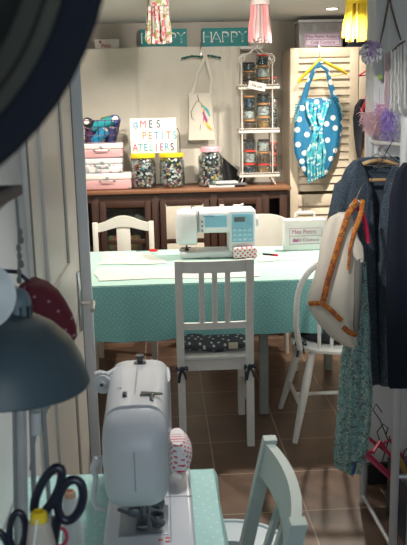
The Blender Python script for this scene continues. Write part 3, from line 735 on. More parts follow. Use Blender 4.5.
# pompom
pc = at(371.5, 53, Y=2.80)
pm = thing('pompom', 'fluffy lilac and white pompom hanging at the doorway edge', 'pompom', pc)
b = MB(); b.sph(pc, .026)
for i in range(260):
    d = Vector((random.gauss(0, 1), random.gauss(0, 1), random.gauss(0, 1))).normalized(); b.mi = 0 if (d.z-d.x*.8+random.uniform(-.5, .5)) > -.15 and d.x > -.55 else 1
    p = pc+d*.030; b.sph(p+d*random.uniform(0, .011), .0075, (1, .5, .8), 5, (d.x*2, d.y*2, d.z*3))
b.build('petals', [mat('lilac_petals', (.36, .28, .46), .9), mat('white_petals', (.62, .62, .66), .9)], pm)['kind'] = 'stuff'
MB().tube([pc+Vector((0, 0, .03)), pc+Vector((.01, .02, .12)), (pc.x+.03, 2.895, pc.z+.17)], .001, 5).build('cord', thread, pm)
gb = at(380, 77, Y=2.87)
tag(MB().sph(gb, .009, (1, .4, 1.3)).build('green_charm', mat('lime', (.35, .55, .10), .6)), 'tiny lime green charm hanging left of the macrame strings', 'ornament')
def feather(px0, py0, px1, py1, Y, m, label, n=90, spread=8, L=.05):
    a, c = at(px0, py0, Y=Y), at(px1, py1, Y=Y); b = MB()
    for i in range(n):
        k = random.random(); p = a.lerp(c, k); p += Vector((random.gauss(0, 1)*spread*.0012, random.gauss(0, .008), 0))
        d = Vector((random.gauss(0, 1), random.gauss(0, .5), random.gauss(-.5, .8))).normalized()*L*random.uniform(.25, .7)
        b.tube([p, p+d*.6, p+d+Vector((0, 0, -.006))], [.0013, .0012, .0003], 4)
    b.cyl(a+Vector((0, 0, .06)), c, .0015, seg=5)
    o = b.build('feather_plume', m); return tag(o, label, 'feathers', 'feathers hanging by the doorway')
feather(366, 112, 374, 132, 2.80, mat('blush_feather', (.72, .48, .52), .9), 'pale pink feather plume, nearest to the wardrobe door', 420, 8, .048)
feather(388, 112, 387, 138, 2.80, mat('violet_feather', (.36, .26, .62), .9), 'violet feather plume hanging under the macrame', 420, 9, .048)
feather(379, 104, 380, 140, 2.82, mat('rose_feather', (.66, .40, .56), .9), 'rose pink feather plume between the pale pink and violet ones', 320, 8, .048)

# ------------------------------------------------------- clothes rack
PX, PY = .757, 2.36
rackm = mat('grey_painted_tube', (.62, .63, .64), .3, .3)
rk = thing('clothes_rack', 'pale metal tube clothes rack along the right side', 'clothes rack', (PX, 2.55, 0))
MB().cyl((PX, PY, .0), (PX, PY, 1.50), .0145).build('post', rackm, rk)
MB().cyl((PX+.055, PY-.01, 0), (PX+.055, PY-.01, 1.50), .012).build('post', rackm, rk)
MB().cyl((PX-.006, 2.74, 0), (PX-.006, 2.74, 1.43), .0135).build('post', rackm, rk)
MB().cyl((PX, PY, 1.415), (PX-.006, 2.74, 1.415), .0065).build('rail', rackm, rk)
MB().cyl((PX, PY, .03), (PX-.006, 2.74, .03), .008).build('base_bar', rackm, rk)
MB().cyl((PX, PY, .30), (PX+.055, PY-.01, .30), .008).build('base_bar', rackm, rk)

# wire hooks on the rail
for i, (px, Y) in enumerate(((371, 2.58), (378, 2.66), (385, 2.50))):
    c = Vector((PX-.002, Y, 1.425))
    o = MB().tube(arc(c+Vector((0, 0, .005)), .02, 200, -20, 10) + [c+Vector((-.02*(-1)**i, 0, -.03)), c+Vector((.0, 0, -.05)), c+Vector((.06, 0, -.085)), c+Vector((-.06, 0, -.085)), c+Vector((0, 0, -.05))], .0018, 6).build('wire_hanger', chrome)
    tag(o, ['empty wire hanger on the rack, nearest the doorway feathers', 'empty wire hanger farthest back on the rack rail', 'empty wire hanger nearest the front post'][i], 'hanger', 'wire hangers on the rail')

# wooden hanger + cardigan
Yc = 2.60; hx, hz = .742, 1.345
t = thing('clothes_hanger', 'wooden hanger with the dark knitted cardigan', 'hanger', (hx, Yc, hz))
MB().tube([(hx-.10, Yc, hz-.025), (hx-.08, Yc, hz-.012), (hx-.03, Yc, hz+.006), (hx, Yc, hz+.010), (hx+.03, Yc, hz+.006), (hx+.08, Yc, hz-.012), (hx+.10, Yc, hz-.025)], [.009, .012, .013, .013, .013, .012, .009], 10, flat=.6).build('arm', wood_h, t)
MB().cyl((hx-.06, Yc-.02, hz-.055), (hx+.06, Yc-.02, hz-.055), .006).build('trouser_bar', wood_h, t)
MB().tube([(hx, Yc, hz+.015), (hx, Yc, hz+.045)]+[Vector((hx, Yc, hz+.068))+Vector((.018*math.sin(a), 0, -.018*math.cos(a))) for a in [math.radians(q) for q in range(20, 231, 30)]], .002, 6).build('hook', steel, t)
def knit():
    m, nt, b = base_mat('charcoal_knit')
    tc = N(nt, 'ShaderNodeTexCoord'); wv = N(nt, 'ShaderNodeTexWave', Scale=26.0, Distortion=14.0); no = N(nt, 'ShaderNodeTexNoise', Scale=260.0, Detail=2.0)
    wv.inputs['Detail Scale'].default_value = 6
    nt.links.new(tc.outputs['Object'], wv.inputs['Vector']); nt.links.new(tc.outputs['Object'], no.inputs['Vector'])
    ad = N(nt, 'ShaderNodeMath', operation='MULTIPLY'); nt.links.new(wv.outputs['Fac'], ad.inputs[0]); nt.links.new(no.outputs['Fac'], ad.inputs[1])
    nt.links.new(mixrgb(nt, ad.outputs[0], (.030, .050, .078), (.20, .26, .33)), b.inputs['Base Color'])
    bp = N(nt, 'ShaderNodeBump', Strength=.8, Distance=.006); nt.links.new(ad.outputs[0], bp.inputs['Height']); nt.links.new(bp.outputs['Normal'], b.inputs['Normal'])
    b.inputs['Roughness'].default_value = .95; MC['charcoal_knit'] = m; return m
kn = knit()
cg = thing('cardigan', 'long charcoal blue knitted cardigan hanging open on the wooden hanger', 'cardigan', (hx, Yc, .55))
# two front panels and a back, shaped from the shoulders
def panel(rows, Y, th, name, folds=3, amp=.25, m=kn, par=cg, seg=36):
    secs = []
    for y, xl, xr in rows:
        a, c = at(xl, y, Y=Y), at(xr, y, Y=Y); secs.append(((a.x+c.x)/2, Y, (a.z+c.z)/2, (c.x-a.x)/2, th))
    return MB().loft(secs, seg, folds, amp).build(name, m, par)
panel([(160, 354, 360), (168, 346, 365), (178, 341, 368), (190, 340, 372), (215, 340, 374), (260, 345, 376), (310, 350, 377), (350, 356, 378), (384, 360, 380)], 2.57, .022, 'front_panel')
panel([(166, 393, 402), (176, 387, 410), (200, 380, 420), (240, 377, 424), (300, 376, 424), (350, 377, 424), (384, 378, 424)], 2.56, .024, 'front_panel')
panel([(157, 360, 398), (162, 350, 404), (180, 344, 412), (240, 348, 420), (320, 356, 420), (380, 362, 420)], 2.635, .016, 'back_panel')
panel([(158, 364, 392), (163, 360, 396), (170, 362, 394)], 2.63, .014, 'collar')
# sleeve at the left
MB().tube([at(356, 176, Y=2.58), at(343, 188, Y=2.585), at(335, 225, Y=2.59), at(333, 270, Y=2.59), at(330, 310, Y=2.58), at(328, 334, Y=2.57)], [.030, .040, .038, .033, .028, .026], 14, flat=.8).build('sleeve', kn, cg)
# dark coat on the near end of the rack
Yn = 2.305
ct = thing('coat', 'plain dark navy coat hanging at the near end of the rack', 'coat', at(405, 383, Y=Yn))
nav = mat('navy_wool', (.004, .008, .018), 1, var=.3, bump=.4, bs=200)
panel([(163, 404, 412), (172, 396, 426), (195, 391, 440), (240, 388, 446), (300, 387, 448), (350, 388, 448), (386, 389, 448)], Yn, .028, 'body', 7, .2, nav, ct, 50)
hp = at(410, 160, Y=Yn)
MB().tube([hp, hp+Vector((0, 0, .03)), Vector((PX+.055, PY-.02, 1.40)), Vector((PX+.03, PY, 1.43))], .002, 6).build('hanging_loop', dark_metal, ct)

# red padded hanger and the trimmed tote bag
Yb = 2.47
a = at(355, 208, Y=Yb)
t = thing('clothes_hanger', 'glossy red hanger poking out of the orange-trimmed bag', 'hanger', a)
MB().tube([at(346, 222, Y=Yb), at(351, 212, Y=Yb), at(356, 206, Y=Yb), at(362, 212, Y=Yb+.01), at(366, 228, Y=Yb+.02), at(368, 243, Y=Yb+.02)], [.008, .012, .013, .012, .012, .009], 10, flat=.7).build('arm', redp, t)
MB().tube([at(356, 205, Y=Yb), at(357, 197, Y=Yb+.01), at(361, 188, Y=2.50), at(364.5, 182, Y=2.515), at(367, 184, Y=2.515)], .002, 6).build('hook', steel, t)
MB().tube([at(351, 208, Y=Yb-.012), at(355, 204, Y=Yb-.014), at(359, 202, Y=Yb-.012)], [.009, .013, .010], 8).build('tissue_cover', dots('white_tissue', (.72, .70, .70), (.55, .05, .10), .009, .002), t)
canvas = mat('natural_canvas', (.70, .64, .54), .9, var=.05, bump=.35, bs=400)
trim_m = pattern('orange_gold_print', [(.50, .14, .02), (.42, .09, .02), (.58, .26, .04), (.22, .07, .03), (.50, .15, .02)], 110)
tb = thing('tote_bag', 'cream canvas bag with orange patterned straps hanging on the clothes rack', 'bag', at(335, 340, Y=2.42))
Yt = 2.42
rowsb = [(213, 338, 350), (217, 330, 352), (222, 326.5, 354), (240, 321, 359), (258, 319, 362), (275, 315, 362), (290, 310, 361), (302, 308, 360), (314, 314, 359), (326, 322, 358), (338, 333, 357), (345, 344, 356)]
secs = []
for y, xl, xr in rowsb:
    a, c = at(xl, y, Y=Yt), at(xr, y, Y=Yt); secs.append(((a.x+c.x)/2, Yt, (a.z+c.z)/2, (c.x-a.x)/2, .028))
MB().loft(secs, 44, 4, .22, drift=.3).build('body', canvas, tb)
def bagpart(rows, Y, th, name, m):
    secs = []
    for y, xl, xr in rows:
        a, c = at(xl, y, Y=Y), at(xr, y, Y=Y); secs.append(((a.x+c.x)/2, Y, (a.z+c.z)/2, (c.x-a.x)/2, th))
    MB().loft(secs, 28, 3, .1).build(name, m, tb)
bagpart([(236, 350, 357), (246, 350, 363), (256, 353, 364), (262, 358, 363.5)], Yt-.030, .008, 'folded_corner', canvas)
bagpart([(258, 355, 363), (280, 354, 362.5), (305, 354, 361), (325, 353, 359.5), (332, 355, 358)], Yt-.026, .012, 'shaded_inside', mat('bag_inner_shade', (.16, .16, .15), .9))  # inner side of the bag, its shade put into the grey colour
strap([at(357, 200, Y=Yt+.02), at(348, 214, Y=Yt-.036), at(341, 236, Y=Yt-.044), at(334, 260, Y=Yt-.040), at(328, 280, Y=Yt-.040), at(322.5, 304, Y=Yt-.038)], .0100, trim_m, tb, th=.30)
strap([at(363, 200, Y=Yt+.02), at(361, 213, Y=Yt-.030), at(355, 230, Y=Yt-.040), at(350, 248, Y=Yt-.042), at(348, 270, Y=Yt-.040)], [.0085, .0085, .008, .0055, .004], trim_m, tb, th=.30)
strap([at(309, 304, Y=Yt-.012), at(316, 303, Y=Yt-.033), at(323, 304, Y=Yt-.037), at(332, 311, Y=Yt-.042), at(342, 321, Y=Yt-.042)], .0080, trim_m, tb, 'trim_band', th=.30)
strap([at(343, 327, Y=Yt-.042), at(350, 333, Y=Yt-.042), at(357, 335, Y=Yt-.030)], .0085, trim_m, tb, 'trim_band', th=.30)

# floral dress below
flor = pattern('green_floral_print', [(.22, .44, .40), (.30, .50, .46), (.10, .24, .24), (.26, .47, .43), (.55, .62, .56), (.22, .43, .40), (.16, .12, .12)], 130)
Yf = 2.475
fd = thing('floral_dress', 'long green floral dress hanging below the canvas bag on the rack', 'dress', at(355, 474, Y=Yf))
secs = []
for y, xl, xr in ((262, 352, 366), (300, 350, 368), (330, 347, 370), (360, 343, 372), (400, 341, 374), (430, 339, 372), (455, 337, 369), (470, 338, 364), (475, 348, 362)):
    a, c = at(xl, y, Y=Yf), at(xr, y, Y=Yf); secs.append(((a.x+c.x)/2, Yf+.03*(y > 330), (a.z+c.z)/2, (c.x-a.x)/2, .030))
MB().loft(secs, 70, 6, .42, drift=.25).build('skirt', flor, fd)
MB().tube([at(359, 264, Y=Yf), at(366, 190, Y=Yf+.01), Vector((PX-.003, Yf+.005, 1.427))], .0015, 6).build('hanging_loop', dark_metal, fd)
MB().tube([at(356, 462, Y=Yf-.02), at(354, 470, Y=Yf-.025), at(353, 474, Y=Yf-.025)], [.003, .005, .004], 8).build('blue_tip', mat('blue_tag', (.03, .05, .35), .5), fd)
MB().tube([at(359, 463, Y=Yf-.02), at(356, 472, Y=Yf-.025)], .002, 6).build('yellow_tip', yel, fd)

# crimson hangers stacked low on a navy crate behind the rack posts
cr = thing('storage_crate', 'dark navy crate on the floor behind the near rack post', 'box', (.88, 2.52, 0))
b = MB()
cw = (.14, .30, .22); cc = Vector((.895, 2.50, 0))
b.box(cc+Vector((0, 0, .01)), (cw[0], cw[1], .02))
for sx in (-1, 1): b.box(cc+Vector((sx*cw[0]/2, 0, cw[2]/2)), (.01, cw[1], cw[2]), bev=.003)
for sy in (-1, 1): b.box(cc+Vector((0, sy*cw[1]/2, cw[2]/2)), (cw[0], .01, cw[2]), bev=.003)
b.build('tub', MC['navy_plastic'], cr)
MB().box(cc+Vector((0, 0, cw[2]+.004)), (cw[0]+.01, cw[1]+.01, .014), bev=.004).build('lid', MC['navy_plastic'], cr)
def fallen(pts, label, hookpts, m=redp, r=.010):
    t = thing('clothes_hanger', label, 'hanger', pts[0], 'hangers lying low behind the rack')
    b = MB(); b.tube(pts, r, 8, flat=.7); b.build('arm', m, t)
    MB().tube([pts[0], pts[-1]], .006, 6).build('trouser_bar', m, t)
    MB().tube(hookpts, .0025, 6).build('hook', dark_metal, t)
fallen([at(366, 452, Y=2.58), at(373, 452, Y=2.60), at(380, 441, Y=2.62), at(392, 458, Y=2.60), at(403, 486, Y=2.54)], 'crimson plastic hanger, lower one, slanting down behind the rack post', [at(380, 441, Y=2.62), at(377, 432, Y=2.63), at(383, 424, Y=2.64), at(388, 428, Y=2.64), at(386, 434, Y=2.64)])
fallen([at(368, 437, Y=2.66), at(378, 446, Y=2.68), at(390, 440, Y=2.68), at(401, 455, Y=2.66), at(409, 470, Y=2.64)], 'crimson plastic hanger, upper one, lying behind the rack post', [at(388, 440, Y=2.68), at(380, 420, Y=2.70), at(373, 410, Y=2.72), at(376, 404, Y=2.73), at(382, 412, Y=2.73)])
fallen([at(365, 455, Y=2.64), at(380, 470, Y=2.62), at(393, 480, Y=2.60), at(404, 491, Y=2.56)], 'thin crimson hanger reaching lowest behind the rack post', [at(380, 470, Y=2.62), at(384, 455, Y=2.65), at(390, 436, Y=2.68)], r=.006)
fallen([at(397, 455, Y=2.44), at(402, 462, Y=2.44), at(409, 482, Y=2.44)], 'mustard yellow hanger at the right edge among the crimson hangers', [at(402, 462, Y=2.44), at(404, 452, Y=2.45), at(407, 448, Y=2.45)], mat('mustard', (.45, .28, .05), .4), .009)

# --------------------------------------------------------- main table
TX0, TX1, TY0, TY1, TZ = -.62, 1.02, 3.475, 4.42, .75
tb = thing('work_table', 'long work table under the teal dotted cloth in the far room', 'table', (.2, 3.95, 0))
tl = mat('table_leg_paint', (.30, .34, .33), .5)
MB().box(((TX0+TX1)/2, (TY0+TY1)/2, .730), (TX1-TX0-.01, TY1-TY0-.01, .032), bev=.003).build('tabletop', white_paint, tb)
for x in (TX0+.08, .485, TX1-.06):
    for y in (3.70, 4.34): MB().box((x, y, .357), (.045, .045, .714), bev=.003).build('leg', tl, tb)
b = MB()
for y in (3.66, 4.38): b.box(((TX0+TX1)/2, y, .675), (TX1-TX0-.1, .02, .076))
b.build('apron', tl, tb)
cloth_f = dots('teal_dotted_cloth', (.165, .42, .43), (.50, .66, .66), .017, .0021, 'XZ', .35)
cloth_t = dots('teal_dotted_cloth_top', (.165, .42, .43), (.50, .66, .66), .017, .0021, 'XY', .35)
tc = thing('tablecloth', 'teal tablecloth with tiny white dots on the long work table', 'tablecloth', (.2, 3.45, .75))
MB().sheet(lambda u, v: (TX0-.004+u*(TX1-TX0+.008), TY0-.004+v*(TY1-TY0+.008), .7485+.0015*math.sin(u*30)*math.sin(v*14)), 50, 30, .0015).build('top_cloth', cloth_t, tc)
def drop(u, v):
    x = TX0-.004+u*(TX1-TX0+.008)
    a = min(1, v*4)
    return (x, TY0-.004-.014*a-.010*v*math.sin(u*23+.8)-.007*v*math.sin(u*57), .7485-(.258+.006*math.sin(u*7))*v)
MB().sheet(drop, 120, 12, .0015).build('front_drop', cloth_f, tc)
cloth_s = dots('teal_dotted_cloth_side', (.165, .42, .43), (.50, .66, .66), .017, .0021, 'YZ', .35)
for sx, x in ((-1, TX0-.004), (1, TX1+.004)):
    MB().sheet(lambda u, v: (x+sx*(.012*min(1, v*4)+.008*v*math.sin(u*20)), TY0-.004+u*(TY1-TY0+.008), .7485-.258*v), 50, 8, .0015).build('side_drop', cloth_s, tc)
# white fabrics on the table
tag(MB().sheet(lambda u, v: (TX0+.004+u*(TX1-TX0-.012), TY0+.004+v*(TY1-TY0-.01), .7522+.001*math.sin(u*17+v*6)*math.sin(v*9)), 40, 24, .0012).build('lit_top_layer', mat('pale_mint_cloth', (.38, .58, .53), .8, var=.05)), 'added paler mint layer over the work table, its bright light put into the colour', 'cloth')  # added paler layer: the strong light on the tabletop is put into its colour
wf = mat('white_muslin', (.62, .64, .60), .9, var=.03); wf2 = mat('pattern_paper', (.60, .62, .58), .8, var=.04)
def flat_cloth(corners, z, amp, m, name, label, cat, seed):
    z += .0018
    r = random.Random(seed); ph = [r.uniform(0, 6) for _ in range(4)]
    A, B, C_, D = [Vector((*c, 0)) for c in corners]
    def fn(u, v):
        p = A.lerp(B, u).lerp(D.lerp(C_, u), v)
        e = min(1, 8*min(u, 1-u, v, 1-v))
        p.x += .01*math.sin(v*7+ph[0]); p.y += .012*math.sin(u*8+ph[1])
        return (p.x, p.y, z+amp*e*abs(math.sin(u*9+v*5+ph[2])*math.sin(v*8-u*3+ph[3])))
    tag(MB().sheet(fn, 36, 22, .0016).build(name, m), label, cat)
def gp(px, py): v = at(px, py, Z=.752); return (v.x, v.y)
flat_cloth([gp(97, 281), gp(258, 277), gp(257, 267), gp(96, 268)], .7535, .006, wf, 'white_fabric', 'wide white fabric strip along the front of the work table', 'fabric', 1)
flat_cloth([gp(98, 265), gp(168, 264), gp(152, 255), gp(104, 252)], .7535, .016, wf2, 'pattern_sheet', 'crumpled white pattern sheet in front of the left far chair', 'paper', 2)
flat_cloth([gp(256, 262), gp(300, 260), gp(288, 253), gp(258, 255)], .7535, .003, mat('white_sheet', (.62, .62, .62), .7), 'paper_sheet', 'white paper sheet between the sewing machine and the white case', 'paper', 3)
# red clips and pens
a = at(153.5, 252.5, Z=.76)
t = thing('thread_snips', 'small red-handled snips lying by the crumpled pattern sheet', 'scissors', (a.x, a.y, .75))
MB().tube([(a.x+.02, a.y, .772), (a.x+.01, a.y-.012, .772), (a.x-.02, a.y-.006, .772), (a.x-.022, a.y+.01, .772), (a.x+.01, a.y+.014, .772)], .0065, 8, closed=True).build('handle', mat('red_gloss', (.70, .02, .02), .3), t)
MB().box((a.x-.06, a.y+.005, .771), (.08, .010, .003), (0, 0, .1)).build('blade', dark_metal, t)
a = at(270, 255.5, Z=.757)
t = thing('marker_pen', 'dark pen with a red end lying on the white paper sheet', 'pen', (a.x, a.y, .755))
MB().cyl((a.x-.035, a.y+.03, .762), (a.x+.02, a.y-.01, .762), .005, seg=10).build('barrel', black_pl, t)
MB().cyl((a.x+.02, a.y-.01, .762), (a.x+.04, a.y-.024, .762), .006, seg=10).build('cap', MC['red_gloss'], t)
# white case
cs = thing('carry_case', 'white plastic carry case with a Mes Petits Ateliers label', 'case', (.79, 4.25, .75))
b = MB(); x0, x1 = .675, .915; z1 = .935
b.box(((x0+x1)/2, 4.26, (.7525+z1)/2), (x1-x0, .06, z1-.7525), bev=.010, seg=3); b.build('shell', mat('case_white', (.80, .80, .78), .4), cs)
MB().tube([(.745, 4.26, .930), (.748, 4.26, .962), (.76, 4.26, .968), (.84, 4.26, .968), (.852, 4.26, .962), (.855, 4.26, .930)], .008, 8).build('handle', MC['case_white'], cs)
b = MB()
for z in (.792, .882, .838): b.box((.80, 4.2295, z), (.185, .002, .002))
for x in (.708, .892): b.box((x, 4.2295, .837), (.002, .002, .09))
b.build('label_border', mat('pink_ink', (.55, .20, .40), .6), cs)
text('Mes Petits', 'label_text', .034, (.79, 4.2285, .861), MC['pink_ink'], cs)
text('Café Couture', 'label_text', .027, (.80, 4.2285, .814), MC['pink_ink'], cs)
MB().box((.742, 4.2285, .812), (.03, .001, .016)).build('label_heart', MC['pink_ink'], cs)

# ------------------------------------------------ far sewing machine
reddots = dots('red_dotted_cotton', (.66, .62, .62), (.60, .03, .07), .0185, .0052, 'XZ', .1)
mw = mach_w; blue = mat('pale_blue_panel', (.22, .50, .66), .4, var=.02)
x0, x1, y0, y1, zb = .075, .500, 4.08, 4.25, .752
sm = thing('sewing_machine', 'white sewing machine with pale blue panels on the work table', 'sewing machine', ((x0+x1)/2, 4.16, zb))
MB().box(((x0+x1)/2+.0, 4.165, zb+.020), (x1-x0-.01, .17, .038), bev=.012, seg=3).build('base', mw, sm)
MB().box((x1-.075, 4.165, zb+.145), (.150, .165, .240), bev=.018, seg=4).build('column', mw, sm)
b = MB()
def rsec(x, cz, hz_, cy, hy, n=20, sq=4):
    return [Vector((x, cy+hy*math.copysign(abs(math.cos(a))**(2/sq), math.cos(a)), cz+hz_*math.copysign(abs(math.sin(a))**(2/sq), math.sin(a)))) for a in [2*PI*k/n for k in range(n)]]
b.rings([rsec(x, *q) for x, *q in ((x0+.105, zb+.203, .068, 4.165, .080), (x0+.2, zb+.203, .068, 4.165, .080), (x1-.10, zb+.203, .069, 4.165, .082), (x1-.012, zb+.205, .060, 4.165, .080), (x1, zb+.200, .050, 4.165, .070))]); b.build('arm', mw, sm)
b = MB()
b.rings([rsec(x, *q) for x, *q in ((x0-.012, zb+.165, .080, 4.165, .055), (x0, zb+.167, .094, 4.165, .072), (x0+.03, zb+.170, .100, 4.16, .082), (x0+.098, zb+.172, .100, 4.16, .085), (x0+.102, zb+.174, .094, 4.16, .080))]); b.build('head', mw, sm)
MB().box((x0+.112, 4.083, zb+.205), (.007, .006, .115)).build('slot', grey_pl, sm)
b = MB().box((x0+.205, 4.081, zb+.205), (.120, .006, .066), bev=.003); b.build('panel', blue, sm)
b = MB().box((x1-.075, 4.079, zb+.165), (.118, .006, .155), bev=.003); pnl = b.build('panel', blue, sm)
MB().box((x1-.092, 4.074, zb+.212), (.058, .004, .026), bev=.001).build('display', mat('lcd', (.10, .13, .13), .2), pnl)
b = MB()
for i in range(4):
    for j in range(3): b.box((x1-.118+i*.027, 4.0745, zb+.155-j*.026), (.018, .003, .012), bev=.001)
b.build('buttons', mat('button_blue', (.45, .66, .76), .4), pnl)
text('brother', 'logo', .020, (x0+.135, 4.0775, zb+.235), mat('navy_ink', (.03, .05, .15), .4), sm, align='LEFT')
b = MB()
for j in range(3): b.cyl((x0+.130, 4.084, zb+.205-j*.025), (x0+.130, 4.078, zb+.205-j*.025), .006, seg=10)
b.build('button', grey_pl, sm)
MB().cyl((x1+.001, 4.165, zb+.19), (x1+.018, 4.165, zb+.19), .035, seg=24).build('hand_wheel', mw, sm)
b = MB().cyl((x1-.18, 4.165, zb+.262), (x1-.18, 4.165, zb+.285), .012); b.cyl((x1-.10, 4.165, zb+.262), (x1-.10, 4.165, zb+.282), .018); b.cyl((x1-.10, 4.165, zb+.27), (x1-.06, 4.165, zb+.285), .006); b.build('bobbin_winder', mw, sm)
b = MB().tube([(x0+.075, 4.13, zb+.268), (x0+.075, 4.12, zb+.285), (x0+.082, 4.115, zb+.290), (x0+.088, 4.12, zb+.282)], .003, 6); b.build('thread_lever', dark_metal, sm)
b = MB().cyl((x0+.045, 4.15, zb+.09), (x0+.045, 4.15, zb+.042), .005); b.box((x0+.045, 4.14, zb+.045), (.024, .035, .006), bev=.002); b.box((x0+.040, 4.12, zb+.058), (.055, .006, .006)); b.cyl((x0+.045, 4.15, zb+.09), (x0+.04, 4.15, zb+.12), .006)
b.build('presser_foot', dark_metal, sm)
MB().box((x0+.05, 4.15, zb+.0405), (.09, .10, .002)).build('needle_plate', steel, sm)
a = Vector((.440, 4.07, .0))
tag(MB().box((.435, 4.062, .7845), (.13, .045, .062), (0, 0, .02), .012, 3).build('pin_cushion', reddots), 'red-dotted white fabric cushion against the front of the far sewing machine', 'cushion')

# --------------------------------------------------- slatted chair (near table)
star = dots('charcoal_star_print', (.045, .050, .065), (.55, .56, .58), .034, .0062, 'XY', .6)
def slat_chair(label):
    t = thing('dining_chair', label, 'chair'); w = .158; pw = .034
    for sx in (-1, 1):
        MB().rings([[Vector((sx*w+a*pw/2, y+b_*.016, z)) for a, b_ in ((-1, -1), (1, -1), (1, 1), (-1, 1))] for y, z in ((-.005, 0), (.0, .42), (-.012, .66), (-.045, .897))]).build('leg', chair_white, t, False)
        MB().box((sx*(w-.004), .375, .212), (.034, .034, .424), bev=.003).build('leg', chair_white, t)
    def rail(z, h, y, bow): MB().rings([[Vector((x, y-bow*(1-(x/w)**2)+dy, z+dz)) for dy, dz in ((-.009, -h/2), (.009, -h/2), (.009, h/2), (-.009, h/2))] for x in [w*(-.93+1.86*i/10) for i in range(11)]]).build('back_rail', chair_white, t, False)
    rail(.868, .052, -.038, .018); rail(.590, .030, -.010, .006)
    for x in (-.058, 0, .058): MB().bar((x, -.014, .60), (x, -.050, .848), .024, .010, (0, 1, 0), .002).build('slat', chair_white, t)
    MB().box((0, .19, .435), (.35, .40, .020), bev=.006, seg=3).build('seat', chair_white, t)
    b = MB()
    for y in (.01, .375): b.box((0, y, .398), (.30, .018, .050))
    for x in (-.155, .155): b.box((x, .19, .398), (.018, .35, .050))
    b.build('apron', chair_white, t)
    for x in (-.155, .155): MB().box((x, .19, .20), (.016, .35, .022)).build('stretcher', chair_white, t)
    return t
CHX, CHY = .214, 3.322
ch = slat_chair('white slat-back chair with star cushion pushed under the work table'); ch.location = (CHX, CHY, 0)
def cushion(label, loc, w=.34, d=.34, h=.04):
    t = thing('seat_cushion', label, 'cushion')
    def top(u, v, s):
        x, y = (u-.5)*w, (v-.5)*d; e = max(0, 1-(abs(2*u-1))**4)*max(0, 1-(abs(2*v-1))**4)
        return (x, y, s*(.006+h/2*e**.6)+h/2+.002*math.sin(u*20)*math.sin(v*17)+.006*math.sin(u*9))
    b = MB()
    n = 18
    A = [[b.bm.verts.new(top(i/n, j/n, 1)) for j in range(n+1)] for i in range(n+1)]; B = [[b.bm.verts.new(top(i/n, j/n, -1)) for j in range(n+1)] for i in range(n+1)]
    for i in range(n):
        for j in range(n): b.bm.faces.new((A[i][j], A[i+1][j], A[i+1][j+1], A[i][j+1])); b.bm.faces.new((B[i][j], B[i][j+1], B[i+1][j+1], B[i+1][j]))
    for i in range(n):
        b.bm.faces.new((A[i][0], B[i][0], B[i+1][0], A[i+1][0])); b.bm.faces.new((A[i][n], A[i+1][n], B[i+1][n], B[i][n])); b.bm.faces.new((A[0][i], A[0][i+1], B[0][i+1], B[0][i])); b.bm.faces.new((A[n][i], B[n][i], B[n][i+1], A[n][i+1]))
    b.build('pad', star, t)
    return t
tie_m = mat('dark_tie', (.035, .045, .07), .85)
def bow(p, par):
    p = Vector(p); b = MB()
    b.tube([p+Vector((-.02, -.01, .012)), p+Vector((-.026, -.014, -.004)), p, p+Vector((.022, -.014, .014)), p+Vector((.026, -.012, -.002)), p], .007, 7, flat=.6)
    b.tube([p, p+Vector((-.012, -.008, -.03)), p+Vector((-.016, -.004, -.065))], [.007, .008, .006], 7, flat=.5); b.tube([p, p+Vector((.012, -.008, -.025)), p+Vector((.018, -.004, -.05))], [.007, .008, .006], 7, flat=.5)
    b.sph(p, .011, seg=8); b.build('tie', tie_m, par)
c1 = cushion('charcoal star-print cushion tied to the slat-back chair', None, h=.055)
bow((-.155, -.228, -.050), c1); bow((.155, -.228, -.050), c1)
MB().box((.085, -.172, .034), (.042, .006, .030), (0, 0, 0), .001).build('care_tag', mat('tag_beige', (.60, .54, .44), .8), c1)
c1.location = (CHX, CHY+.198, .4455)

# --------------------------------------------------- far chairs
def arch_chair(label):
    t = thing('dining_chair', label, 'chair'); w = .175; cw_ = mat('cream_chair_paint', (.74, .72, .66), .4, var=.05)
    for sx in (-1, 1):
        MB().box((sx*w, .02, .44), (.032, .032, .88), bev=.004).build('leg', cw_, t)
        MB().box((sx*w, -.36, .215), (.032, .032, .43), bev=.003).build('leg', cw_, t)
    b = MB()
    def top(x): return .895+.024*math.cos(x/w*PI)
    def bot(x): return .845+.016*math.cos(x/w*PI)-.01
    xs_ = [w*(-1+2*i/16) for i in range(17)]
    b.rings([[Vector((x, y, z)) for y, z in ((.008, bot(x)), (.032, bot(x)), (.032, top(x)), (.008, top(x)))] for x in xs_]); b.build('back_rail', cw_, t, False)
    MB().box((0, .02, .70), (.085, .014, .30), bev=.003).build('splat', cw_, t)
    MB().box((0, .02, .56), (2*w, .018, .04), bev=.003).build('back_rail', cw_, t)
    MB().box((0, -.17, .440), (.39, .42, .022), bev=.006).build('seat', cw_, t)
    b = MB()
    for y in (.0, -.36): b.box((0, y, .40), (.32, .018, .05))
    b.build('apron', cw_, t); return t
c = arch_chair('cream arch-topped chair on the far side of the work table'); c.location = (-.257, 4.72, 0)
t = thing('tub_chair', 'cream solid-backed chair behind the sewing machine', 'chair'); cw_ = MC['cream_chair_paint']
b = MB()
def tub(u, v):
    a = math.radians(200-220*u) if False else (-1+2*u); x = .19*math.copysign(abs(a)**.9, a)
    top = .905-.055*abs(a)**3
    return (x, .04+.0-.07*abs(a)**2.2, .50+(top-.50)*v)
MB().sheet(tub, 24, 8, .018).build('backrest', cw_, t)
MB().box((0, -.17, .440), (.38, .40, .03), bev=.012, seg=3).build('seat', cw_, t)
for sx in (-1, 1):
    MB().cyl((sx*.17, .0, 0), (sx*.15, .0, .43), .014, .018).build('leg', cw_, t); MB().cyl((sx*.17, -.34, 0), (sx*.15, -.32, .43), .014, .018).build('leg', cw_, t)
